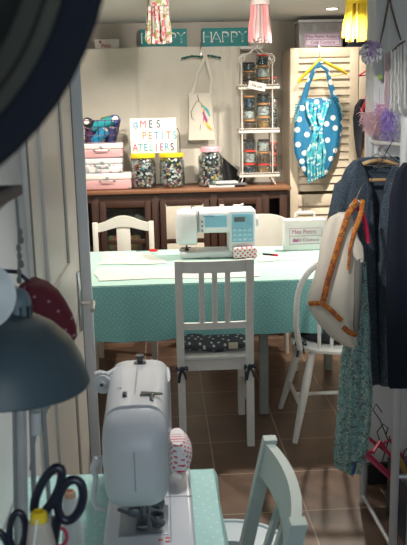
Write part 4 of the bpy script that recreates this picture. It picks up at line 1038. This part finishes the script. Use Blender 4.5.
MB().box((0, .02, .48), (.20, .016, .10), bev=.004).build('back_support', cw_, t)
t.location = (.597, 4.68, 0)

# --------------------------------------------------- windsor chair (right)
wc = thing('windsor_chair', 'white spindle-back chair at the right end of the work table', 'chair')
w = .235
b = MB(); b.lathe([(.20, 0), (.222, .006), (.225, .018), (.215, .030), (.0, .026)], (0, .19, .424), 36); b.build('seat', chair_white, wc)
arc_pts = [Vector((w*math.cos(a)*(1 if abs(math.cos(a)) < .999 else 1), -.02-.04*max(0, math.sin(a)), .45+.0)) for a in ()]
pts = []
for i in range(25):
    a = PI*i/24; x = w*math.copysign(abs(math.cos(a))**.8, math.cos(a)); z = .66+.245*math.sin(a)**.85
    pts.append(Vector((x, -.02-(z-.45)*.16, z)))
pts = [Vector((w*.86, .03, .445)), Vector((w*.97, -.01, .56))]+pts+[Vector((-w*.97, -.01, .56)), Vector((-w*.86, .03, .445))]
MB().tube(pts, .0135, 10).build('back_hoop', chair_white, wc)
for x in (-.135, -.068, 0, .068, .135):
    zt = .66+.245*(1-(abs(x)/w)**2)**.45
    MB().tube([(x*.85, .015, .450), (x*.93, -.02, .62), (x, -.02-(zt-.45)*.16, zt)], [.009, .0075, .007], 8).build('spindle', chair_white, wc)
LG = {}
for sx in (-1, 1):
    for sy, yb in ((-1, -.02), (1, .42)):
        p0, p1 = Vector((sx*.235, yb, 0)), Vector((sx*.135, .19+sy*.12, .426)); LG[sx, sy] = (p0, p1)
        MB().tube([p0, p0.lerp(p1, .4), p0.lerp(p1, .7), p1], [.013, .019, .020, .015], 12).build('leg', chair_white, wc)
for sx in (-1, 1): MB().cyl(LG[sx, -1][0].lerp(LG[sx, -1][1], .38), LG[sx, 1][0].lerp(LG[sx, 1][1], .38), .011).build('stretcher', chair_white, wc)
MB().cyl((-.197, .19, .162), (.197, .19, .162), .010).build('stretcher', chair_white, wc)
wc.location = (.815, 3.335, 0)
c2 = thing('seat_cushion', 'black cushion tied on the white spindle-back chair', 'cushion')
MB().lathe([(.15, 0), (.172, .008), (.178, .022), (.165, .038), (0, .044)], (0, 0, 0), 32).build('pad', mat('black_cushion_cloth', (.018, .02, .03), .9), c2)
bow((-.195, -.150, .010), c2)
c2.location = (.815, 3.548, .4515)

# ------------------------------------------------------------ near table
NX0, NX1, NY0, NY1 = -.325, .086, .30, 1.565
nt_ = thing('sewing_table', 'small sewing table with the near machine under a mint cloth', 'table', (-.12, .9, 0))
MB().box(((NX0+NX1)/2, (NY0+NY1)/2, .730), (NX1-NX0-.01, NY1-NY0-.01, .030), bev=.003).build('tabletop', white_paint, nt_)
for x in (NX0+.03, NX1-.035):
    for y in (NY0+.04, NY1-.04): MB().box((x, y, .3575), (.035, .035, .714), bev=.003).build('leg', white_paint, nt_)
mint = dots('mint_dotted_cloth', (.40, .66, .63), (.60, .75, .73), .022, .0028, 'XY', .35); mint_s = dots('mint_dotted_cloth_side', (.40, .66, .63), (.60, .75, .73), .022, .0028, 'YZ', .35)
tc2 = thing('tablecloth', 'mint dotted tablecloth under the near grey sewing machine', 'tablecloth', (-.12, .9, .75))
MB().sheet(lambda u, v: (NX0+u*(NX1-NX0+.004), NY0-.004+v*(NY1-NY0+.008), .7485+.0012*math.sin(u*12+v*9)*math.sin(v*30)), 30, 50, .0015).build('top_cloth', mint, tc2)
MB().sheet(lambda u, v: (NX1+.004+.008*min(1, v*4)+.006*v*math.sin(u*26), NY0-.004+u*(NY1-NY0+.008), .7485-.06*v), 60, 6, .0015).build('side_drop', mint_s, tc2)
MB().sheet(lambda u, v: (NX0+u*(NX1-NX0+.004), NY1+.004+.01*min(1, v*4)+.004*v*math.sin(u*26), .7485-.06*v), 30, 6, .0015).build('far_drop', mint_s, tc2)

# near sewing machine: head towards the camera
nm = thing('sewing_machine', 'pearl grey sewing machine seen end-on in the foreground', 'sewing machine', (-.06, 1.36, .75))
b = MB()
def ysec(y, xa, xb, za, zb_, n=32, sq=4.0, top=0):
    cx_, cz_, hx_, hz_ = (xa+xb)/2, (za+zb_)/2, (xb-xa)/2, (zb_-za)/2; out = []
    for k in range(n):
        a = 2*PI*k/n; c_, s_ = math.cos(a), math.sin(a)
        out.append(Vector((cx_+hx_*math.copysign(abs(c_)**(2/sq), c_), y, cz_+hz_*math.copysign(abs(s_)**(2/sq), s_)+top*(1-c_*c_))))
    return out
b.rings([ysec(1.178, -.105, -.018, .890, 1.000), ysec(1.170, -.095, -.028, .905, .985)][::-1]+[ysec(1.188, -.112, -.009, .873, 1.020), ysec(1.200, -.1165, -.0045, .868, 1.034), ysec(1.212, -.117, -.004, .867, 1.040)])
b.build('head', mach_g, nm)
b = MB()
b.rings([ysec(y, xa, xb, za, zb_, top=.004) for y, xa, xb, za, zb_ in ((1.217, -.117, -.004, .870, 1.040), (1.310, -.118, -.004, .885, 1.036), (1.325, -.118, -.004, .930, 1.034), (1.42, -.120, -.004, .935, 1.026), (1.46, -.121, -.003, .935, 1.020), (1.57, -.122, -.002, .925, 1.004), (1.585, -.115, -.008, .930, .990))])
b.build('arm', mach_g, nm)
b = MB(); b.rings([[Vector((x, y, z)) for x, y in [(-.060+.062*math.copysign(abs(math.cos(a))**.45, math.cos(a)), 1.520+.065*math.copysign(abs(math.sin(a))**.45, math.sin(a))) for a in [2*PI*k/28 for k in range(28)]]] for z in (.785, .80, .96, .99)]); b.build('column', mach_g, nm)
MB().box((-.045, 1.385, .770), (.165, .40, .036), bev=.010, seg=3).build('bed', mat('bed_grey', (.58, .60, .64), .3, var=.02), nm)
MB().box((-.055, 1.29, .7885), (.090, .105, .003), bev=.001).build('needle_plate', mat('plate_steel', (.30, .33, .36), .35, .7), nm)
b = MB(); b.box((.0, 1.375, .7882), (.074, .0015, .0015)); b.box((-.006, 1.30, .7882), (.0015, .17, .0015)); b.build('bed_seam', grey_pl, nm)
b = MB(); b.box((-.062, 1.1700, .945), (.0015, .002, .07)); b.box((-.062, 1.33, 1.0395), (.0015, .20, .004)); b.build('shell_seam', grey_pl, nm)
# gap line between head cover and arm
b = MB().rings([ysec(1.2125, -.1150, -.0065, .870, 1.0375), ysec(1.2165, -.1150, -.0065, .870, 1.0375)]); b.build('cover_gap', black_pl, nm)
# presser assembly
dm = mat('presser_metal', (.16, .18, .20), .3, .9)
b = MB()
b.cyl((-.060, 1.28, .90), (-.060, 1.28, .80), .004); b.cyl((-.048, 1.285, .90), (-.048, 1.285, .805), .003); b.box((-.058, 1.27, .797), (.022, .040, .006), bev=.002); b.cyl((-.035, 1.27, .835), (-.020, 1.262, .835), .010); b.cyl((-.085, 1.27, .84), (-.06, 1.28, .84), .004)
b.lathe([(.012, -.006), (.014, 0), (.012, .006)], (-.030, 1.255, .815), 14); b.box((-.072, 1.268, .82), (.02, .012, .014), bev=.002); b.cyl((-.10, 1.26, .83), (-.07, 1.27, .81), .0035)
b.build('presser_foot', dm, nm)
MB().lathe([(.006, 0), (.012, .001), (.012, .003), (.004, .003)], (-.028, 1.272, .7902), 14).build('feed_dial', dm, nm)
# top controls
b = MB().cyl((-.060, 1.525, 1.010), (-.060, 1.525, 1.018), .013, seg=20); b.cyl((-.060, 1.525, 1.016), (-.060, 1.525, 1.030), .006); b.cyl((-.060, 1.525, 1.029), (-.060, 1.525, 1.033), .009); b.build('thread_guide', mat('guide_dark', (.06, .07, .08), .3, .6), nm)
MB().box((-.079, 1.268, 1.042), (.008, .014, .012), bev=.002).build('pressure_lever', black_pl, nm)
b = MB(); b.prism([(-.052, 1.262, 1.0430), (-.012, 1.268, 1.0405), (-.014, 1.276, 1.040), (-.050, 1.279, 1.0428)], (0, 0, .0022)); b.cyl((-.032, 1.240, 1.0405), (-.032, 1.266, 1.0425), .0038); b.build('take_up_slot', MC['guide_dark'], nm)
# winder and spool disc at the left
b = MB(); b.tube([(-.118, 1.50, .985), (-.130, 1.50, 1.003), (-.142, 1.50, 1.006), (-.150, 1.50, 1.002)], [.007, .006, .006, .007], 10); b.tube([(-.100, 1.52, 1.005), (-.110, 1.50, 1.012), (-.128, 1.48, 1.008)], .005, 8); b.build('winder_arm', mach_g, nm)
MB().lathe([(.004, -.006), (.018, -.006), (.019, -.002), (.019, .002), (.018, .005), (.007, .006), (.007, .009), (.0, .009)], (-.135, 1.475, .990), 26, Euler((math.radians(78), 0, math.radians(-15))).to_matrix().to_4x4()).build('spool_disc', mach_g, nm)
MB().sph((-.137, 1.464, .993), .0035).build('spool_pin', dark_metal, nm)
MB().tube([(-.119, 1.26, .925), (-.133, 1.255, .928), (-.140, 1.25, .915), (-.135, 1.25, .900), (-.138, 1.255, .880), (-.142, 1.26, .850), (-.138, 1.262, .833), (-.125, 1.27, .826)], [.010, .009, .006, .005, .005, .005, .005, .006], 10).build('lifter_lever', mach_g, nm)
text('Jo', 'print', .010, (-.090, 1.31, 1.0415), grey_pl, nm, ext=.0003, rot=(0, 0, 0))
b = MB()
for i in range(3): b.box((-.012-.012*(i % 2), 1.215+.006*i, .7885), (.008, .004, .001))
b.build('stitch_mark', MC['red_ink'], nm)
pc_ = thing('pin_cushion', 'red-dotted fabric cushion strapped to the near sewing machine', 'cushion', (.016, 1.43, .85))
MB().loft([(.012+.006*math.sin(k*PI), 1.45, .812+.070*k, .014+.010*math.sin(k*PI)**.6, .040) for k in [i/10 for i in range(11)]], 26, 4, .06, sq=3).build('pad', dots('red_dotted_cotton_side', (.74, .72, .73), (.62, .04, .09), .0088, .0024, 'YZ', .2), pc_)
MB().tube([(.000, 1.40, .825), (.014, 1.398, .818), (.020, 1.42, .815)], .006, 8).build('strap', sw, pc_)

# --------------------------------------------------- near painted chair
sage = mat('sage_grey_paint', (.40, .47, .44), .45, var=.08)
nc = thing('dining_chair', 'sage grey painted chair with curved back beside the near table', 'chair', (.0, 1.26, 0))
def bkx(z): return .104+(z-.45)*.215
for y in (1.095, 1.415):
    MB().rings([[Vector((bkx(z) if z > .45 else .075+(.45-z)*.06, y, z))+Vector((a*.013, c*.013, 0)) for a, c in ((-1, -1), (1, -1), (1, 1), (-1, 1))] for z in (0, .45, .66, .865, .885)]).build('leg', sage, nc, False)
    MB().box((-.27, y, .215), (.03, .03, .43), bev=.003).build('leg', sage, nc)
def crail(z, h, bow_):
    b = MB(); ys = [1.108+(1.402-1.108)*i/12 for i in range(13)]
    def q(y): s_ = (y-1.255)/.147; return bow_*(1-s_*s_)
    b.rings([[Vector((bkx(z+dz)+q(y)+dx, y, z+dz)) for dx, dz in ((-.009, -h/2), (.009, -h/2), (.009, h/2), (-.009, h/2))] for y in ys]); b.build('back_rail', sage, nc, False)
crail(.845, .065, .018); crail(.57, .04, .008)
for y in (1.19, 1.255, 1.32):
    MB().bar((bkx(.58)+.010, y, .58), (bkx(.82)+.026, y, .82), .024, .010, (1, 0, 0), .002).build('slat', sage, nc)
MB().box((-.10, 1.255, .437), (.38, .36, .022), bev=.006).build('seat', sage, nc)
# stool
st = thing('stool', 'pale blue round stool with a slot in its seat beyond the near table', 'stool', (.140, 1.715, 0))
pb = mat('powder_blue', (.50, .60, .66), .35, var=.03)
b = MB(); c_ = Vector((.140, 1.715, .45)); ro = [(.0, -.03), (.150, -.03), (.162, -.022), (.165, -.008), (.160, -.001), (.152, .0), (.150, -.004)]
hole = [(.022*math.cos(a), .010+.012*math.sin(a)) for a in [2*PI*k/36 for k in range(36)]]
def ring(r, z): return [c_+Vector((r*math.cos(a), r*math.sin(a), z)) for a in [2*PI*k/36 for k in range(36)]]
hr = lambda z: [c_+Vector((.005+.024*math.cos(a), .042+.013*math.sin(a), z)) for a in [2*PI*k/36 for k in range(36)]]
b.rings([hr(-.03), ring(.145, -.03), ring(.160, -.024), ring(.165, -.010), ring(.161, -.001), ring(.150, .001), ring(.147, -.003), hr(-.003), hr(-.03)], cap=False); b.build('seat', pb, st)
for k in range(4):
    a = PI/4+k*PI/2; MB().cyl(c_+Vector((.15*math.cos(a), .15*math.sin(a), -.45)), c_+Vector((.11*math.cos(a), .11*math.sin(a), -.032)), .013, .016).build('leg', pb, st)

# -------------------------------------------------- foreground left
# tool caddy on the near table (its top lies just below the picture)
cd_ = thing('tool_caddy', 'pale upright caddy on the sewing table holding scissors', 'caddy', (-.20, .77, .75))
b = MB(); kx0, kx1, ky0, ky1, kz = -.30, -.085, .68, .86, .985
for (cx_, cy_, sx, sy) in ((kx0, .77, .008, .18), (kx1, .77, .008, .18), ((kx0+kx1)/2, ky0, .22, .008), ((kx0+kx1)/2, ky1, .22, .008)): b.box((cx_, cy_, (.7505+kz)/2), (sx, sy, kz-.7505), bev=.002)
b.box(((kx0+kx1)/2, .77, .7545), (.21, .172, .008)); b.build('tub', mat('caddy_grey', (.5, .52, .54), .5), cd_)
navyh = mat('navy_black_handle', (.012, .014, .030), .3, coat=.3)
def scissors(loops, blade, Y, m, label, r):
    t = thing('scissors', label, 'scissors', at(*blade[0], Y=Y))
    for lp in loops:
        (cx_, cy_, a_, b_, tilt) = lp; pts = []
        for k in range(22):
            q = 2*PI*k/22; u, v = a_*math.cos(q), b_*math.sin(q); ct_, sn = math.cos(tilt), math.sin(tilt)
            pts.append(at(cx_+u*ct_-v*sn, cy_+u*sn+v*ct_, Y=Y))
        MB().tube(pts, r, 10, closed=True).build('handle', m, t)
    p0, p1 = at(*blade[0], Y=Y), at(*blade[1], Y=Y); p2 = p1+(p1-p0).normalized()*.10
    if p2.z < .77: p2.z = .77
    MB().tube([p0, p1], r*1.2, 8).build('handle_shank', m, t)
    MB().tube([p1, p1.lerp(p2, .5), p2], [.007, .006, .001], 8, flat=.25, flatdir=(0, 1, 0)).build('blade', steel, t)
scissors([(48, 491, 9, 26, .45), (70.5, 500, 12, 21, .25)], ((57, 518), (52, 548)), .80, navyh, 'large scissors with thick navy black handles standing in the foreground caddy', .0054)
scissors([(17.5, 531, 8, 19, .05), (1, 545, 6, 14, -.3)], ((14, 548), (12, 560)), .78, navyh, 'smaller black-handled scissors at the left edge of the caddy', .0040)
scissors([(60, 537, 7, 9, .1)], ((55, 545), (50, 560)), .80, mat('pink_red_handle', (.50, .04, .10), .35), 'small scissors with a thin red finger ring beside the thread cone', .0020)
def cone(c, r0_, r1_, h, m, label, topm):
    t = thing('thread_cone', label, 'thread', c)
    MB().lathe([(r0_, 0), (r0_*1.03, .008), (r1_*1.12, h-.012), (r1_, h-.008)], c, 22).build('thread', m, t)
    MB().lathe([(r1_*.9, h-.010), (r1_*.85, h), (r1_*.55, h+.003), (r1_*.5, h-.004)], c, 18).build('tip', topm, t)
    return t
ctp = at(39, 520, Y=.745); 
MB().box((ctp.x-.005, .755, .850), (.10, .08, .18), bev=.003).build('inner_block', MC['caddy_grey'], cd_)
spl = cone(Vector((ctp.x, .745, .9405)), .034, .0105, ctp.z-.933, mat('beige_thread', (.50, .45, .38), .8, bump=.5, bs=300), 'beige thread cone with yellow tip standing in the caddy', yel)
MB().tube([Vector((ctp.x, .735, ctp.z+.006)), Vector((ctp.x-.004, .727, ctp.z-.02)), Vector((ctp.x-.008, .720, ctp.z-.05))], .0012, 5).build('thread_end', white_ink, spl)
a = at(70, 492, Y=1.12)
cone(Vector((a.x, 1.12, .7505)), .026, .010, a.z-.7505, mat('white_thread', (.62, .63, .62), .8, bump=.5, bs=300), 'white thread cone standing on the mint cloth behind the scissors', mat('peach_tip', (.60, .35, .22), .5))

# architect lamp
lampm = mat('slate_enamel', (.040, .068, .085), .38, var=.05); lampt = mat('lamp_tube_grey', (.36, .38, .39), .35, .4)
lc_ = Vector((-.186, .80, 1.240))
lp = thing('desk_lamp', 'dark slate dome desk lamp with sprung arms in the left foreground', 'lamp', (-.22, .95, .75))
tilt = Euler((math.radians(-2), math.radians(4), 0)).to_matrix().to_4x4(); nk = Vector((.019, 0, -.006))
MB().lathe([(.0975, 0), (.0985, .002), (.096, .010), (.090, .028), (.078, .048), (.060, .064), (.040, .074), (.026, .079), (.026, .077), (.040, .071), (.060, .060), (.076, .045), (.088, .026), (.094, .008), (.095, 0)], lc_, 48, tilt).build('lamp_shade', lampm, lp)
b = MB().lathe([(.018, .064), (.0155, .072), (.0145, .096), (.011, .105), (.007, .109)], lc_+nk, 28, tilt); sk = b.build('socket_housing', mat('socket_slate', (.10, .15, .18), .4), lp)
b = MB()
for k in range(11):
    a = 2*PI*k/11; p = tilt @ Vector((.0150*math.cos(a), .0150*math.sin(a), .083)); b.box(lc_+nk+p, (.003, .002, .018), (0, math.radians(4), a))
b.build('vent_slots', black_pl, sk)
MB().sph(lc_+Vector((0, 0, .032)), .026, (1, 1, 1.15)).build('bulb', mat('frosted_bulb', (.7, .7, .68), .3), lp)
Yl = .95
def rod(p, q, r, name='arm_rod', m=lampt): MB().tube([at(*p, Y=Yl), at(*q, Y=Yl)], r, 10).build(name, m, lp)
rod((14, 395), (17, 600), .0028, m=dark_metal if False else lampt); rod((31, 400), (36, 560), .0035); rod((42, 395), (52, 545), .0032)
mat('pale_tube', (.62, .64, .65), .35, .1)
MB().tube([at(22, 407, Y=Yl), at(50, 404, Y=Yl)], .006, 8).build('bracket', lampt, lp)
MB().tube([at(36, 412, Y=Yl-.01), at(36, 434, Y=Yl-.01)], .0065, 12).build('spring', MC['pale_tube'] , lp)
MB().tube([at(60, 388, Y=Yl), at(48, 408, Y=Yl), at(36, 432, Y=Yl), at(30, 470, Y=Yl)], .0016, 6).build('cord', lampt, lp)
MB().tube([lc_+Vector((.022, 0, .100)), lc_+Vector((-.02, .06, .115)), Vector((-.23, .95, 1.36)), Vector((-.225, .96, 1.20))], .008, 10).build('upper_arm', lampt, lp)
pt = at(26, 640, Y=.97)
MB().lathe([(.055, 0), (.055, .012), (.02, .020), (.010, .06)], (pt.x, .97, .7503), 26).build('base', lampm, lp)
MB().cyl((pt.x, .97, .80), (at(24, 410, Y=.97).x, .97, 1.22), .0072).build('arm_tube', MC['pale_tube'], lp)
# dark red dotted cloth hung on the lamp arm
dr_ = thing('padded_cloth', 'dark red dotted padded cloth bulging behind the lamp shade', 'cloth', at(50, 320, Y=1.02))
secs = []
for y, xl, xr in ((281, 27, 36), (284, 20, 48), (292, 14, 58), (302, 12, 65), (315, 12, 72), (328, 12, 76), (337, 12, 77), (342, 14, 74)):
    a, c = at(xl, y, Y=1.03), at(xr, y, Y=1.03); secs.append(((a.x+c.x)/2, 1.03, (a.z+c.z)/2, (c.x-a.x)/2, .030))
MB().loft(secs, 36, 3, .08).build('pad', dots('maroon_dotted', (.12, .006, .018), (.40, .20, .26), .019, .0018, 'XZ', .3), dr_)
MB().tube([at(30, 283, Y=1.03), at(18, 272, Y=1.03), Vector((-.325, 1.03, at(10, 262, Y=1.03).z))], .003, 6).build('hanging_loop', tie_m, dr_)

# shelf bin at the left edge, dish under it
sh = tag(MB().box((-.27, .74, 1.3765), (.11, .17, .012), bev=.002).build('wall_shelf', white_paint), 'short pale shelf on the left wall under the tapered bin', 'shelf')
bn = thing('storage_bin', 'pale tapered bin with dark rim at the left edge of the picture', 'bin', (-.235, .76, 1.331))
b = MB()
def rect(cx_, cy_, hx_, hy_, z): return [Vector((cx_-hx_, cy_-hy_, z)), Vector((cx_+hx_, cy_-hy_, z)), Vector((cx_+hx_, cy_+hy_, z)), Vector((cx_-hx_, cy_+hy_, z))]
b.rings([rect(-.256, .74, .040, .070, 1.3835), rect(-.228, .74, .075, .080, 1.447), rect(-.228, .74, .072, .077, 1.447), rect(-.256, .74, .037, .067, 1.388)]); b.build('tub', mat('bin_white', (.42, .46, .46), .5), bn, False)
MB().rings([rect(-.228, .74, .078, .083, 1.442), rect(-.228, .74, .078, .083, 1.452), rect(-.228, .74, .071, .076, 1.452), rect(-.228, .74, .071, .076, 1.442)], closed=True).build('rim', mat('rim_brown', (.06, .045, .05), .6), bn, False)
for p, c, nm_, lb_ in (((-.222, .76, 1.448), (.04, .07, .05), 'forest', 'dark green yarn ball in the tapered bin'), ((-.275, .72, 1.449), (.07, .02, .05), 'plum', 'plum yarn ball in the tapered bin, farther left')):
    tag(MB().sph(p, .036, (1, 1, .8)).build('yarn_ball', mat(nm_+'_yarn', c, .9, bump=.8)), lb_, 'yarn', 'yarn in the bin')
ds = thing('round_dish', 'pale round dish leaning at the left edge above the lamp', 'dish', at(-8, 300, Y=.88))
a = at(-20, 296, Y=.74)
MB().lathe([(.0, .0), (.020, .0), (.030, .006), (.034, .007), (.034, .004), (.020, -.004), (0, -.004)], a, 36, Euler((math.radians(80), 0, math.radians(25))).to_matrix().to_4x4()).build('plate', mat('dish_grey', (.55, .60, .60), .3), ds)
MB().tube([a+Vector((-.02, 0, .03)), Vector((-.325, .76, a.z+.05))], .002, 5).build('wire', dark_metal, ds)
# small things hanging between bin and lamp
a = at(19, 250, Y=1.0)
hg = thing('trinket_string', 'thin string of grey-green beads hanging beside the bin', 'ornament', a)
b = MB()
for k in range(7): b.sph(at(20+math.sin(k*2)*1.5, 232+k*8, Y=1.0), .0035, (1, .6, 1.6), 8)
b.build('beads', mat('bottle_green', (.20, .22, .19), .5), hg)
MB().tube([at(16, 196, Y=1.0), at(19, 232, Y=1.0), at(19, 282, Y=1.0)], .002, 5).build('cord', grey_pl, hg)
MB().tube([at(16, 196, Y=1.0), Vector((-.328, 1.0, at(16, 190, Y=1.0).z))], .002, 5).build('peg', grey_pl, hg)

# dark hat hanging very close, top left
hcn = Vector((-.176, .40, 1.615)); hcn = at(-222, -100, Y=.40)
felt = mat('navy_felt', (.003, .006, .014), 1, var=.4, vs=30)
ht = thing('felt_hat', 'dark navy wide-brimmed hat hanging blurred at the top left corner', 'hat', hcn)
Mx = Euler((math.radians(96), math.radians(4), 0)).to_matrix().to_4x4()
MB().lathe([(.150, -.003), (.157, .000), (.159, .006), (.155, .012), (.144, .009), (.134, .004), (.12, .003), (.12, -.004)], hcn, 64, Mx).build('brim', felt, ht)
MB().lathe([(.121, -.004), (.121, .010), (.112, .055), (.095, .085), (.05, .10), (0, .10)], hcn, 64, Mx).build('crown', mat('dark_olive_felt', (.009, .012, .010), 1, var=.6, vs=25), ht)
MB().lathe([(.1385, .004), (.1400, .012), (.1335, .013), (.1300, .005)], hcn, 64, Mx).build('highlight_ring', mat('olive_highlight', (.032, .034, .024), .8, var=.6, vs=12), ht)  # streak of highlight along the brim, put in as a lighter olive ring
MB().tube([hcn+Vector((0, 0, .14)), hcn+Vector((.0, .01, .2)), Vector((hcn.x, .41, CE))], .0015, 5).build('cord', black_pl, ht)

# ------------------------------------------------------------------ lights
lens = emit('downlight_glow', (1, .93, .82), 14)
for x, y, lab in ((1.109, 5.011, 'round recessed ceiling light above the wardrobe'), (1.02, 4.25, 'recessed ceiling light over the right end of the work table'), (-.45, 4.20, 'recessed ceiling light over the left end of the work table'), (.15, 1.75, 'recessed ceiling light in the near room, nearer the doorway'), (-.10, 1.55, 'recessed ceiling light in the near room, nearer the left wall')):
    t = thing('ceiling_light', lab, 'light', (x, y, CE), 'recessed ceiling lights')
    MB().lathe([(.045, -.001), (.046, -.006), (.036, -.007), (.035, -.001)], (x, y, CE), 28).build('trim_ring', white_paint, t)
    MB().lathe([(.035, -.004), (.034, -.003), (.0, -.003)], (x, y, CE), 24).build('lens', lens, t)
def spot(p, target, power, col, size=.05, ang=150, blend=.5):
    l = bpy.data.lights.new('spot', 'SPOT'); l.energy = power; l.color = col; l.shadow_soft_size = size; l.spot_size = math.radians(ang); l.spot_blend = blend
    o = bpy.data.objects.new('spot', l); COL.objects.link(o); o.location = p; o.rotation_euler = (Vector(target)-Vector(p)).to_track_quat('-Z', 'Y').to_euler()
def area(p, target, power, col, sx, sy):
    l = bpy.data.lights.new('area', 'AREA'); l.energy = power; l.color = col; l.shape = 'RECTANGLE'; l.size = sx; l.size_y = sy
    o = bpy.data.objects.new('area', l); COL.objects.link(o); o.location = p; o.rotation_euler = (Vector(target)-Vector(p)).to_track_quat('-Z', 'Y').to_euler()
warm = (1, .90, .77)
spot((.3, 3.50, CE-.10), (.2, 5.5, 2.12), 52, (1, .93, .84), .08, 120, .9)  # added fill spot, out of view, to brighten the ceiling and wall above the curtain
t = thing('added_spotlight', 'added out-of-view spotlight under the ceiling that brightens the far wall', 'light', (.3, 3.46, CE))
MB().cyl((.3, 3.40, CE-.10), (.3, 3.49, CE-.10), .03, .04, 20).build('housing', white_paint, t); MB().cyl((.3, 3.45, CE-.065), (.3, 3.45, CE-.001), .008).build('stem', white_paint, t)  # body for the added fill spot
spot((1.02, 4.25, CE-.02), (1.0, 4.2, 0), 150, warm, .03)
spot((-.45, 4.20, CE-.02), (-.45, 4.2, 0), 90, warm, .03)
spot((1.109, 5.011, CE-.02), (1.109, 5.0, 0), 14, warm, .03)
spot((.15, 1.75, CE-.02), (-.02, 1.35, .75), 42, (1, .97, .93), .06, 56, .7)
spot((-.10, 1.55, CE-.02), (.76, 2.60, 1.30), 105, (1, .96, .90), .05, 40, .7)
area((.3, -.9, 1.7), (.25, 3, 1.0), 10.5, (.82, .92, 1.0), 1.2, 1.2)
W = bpy.data.worlds.new('world'); SC.world = W; W.use_nodes = True
W.node_tree.nodes['Background'].inputs[0].default_value = (.60, .78, 1.0, 1); W.node_tree.nodes['Background'].inputs[1].default_value = .13
SC.view_settings.view_transform = 'Standard'; SC.view_settings.look = 'None'; SC.view_settings.gamma = 1; SC.view_settings.exposure = 0
SC.view_settings.use_curve_mapping = False
SC.cycles.use_denoising = True
SC.cycles.transparent_max_bounces = 16
SC.cycles.sample_clamp_indirect = 4
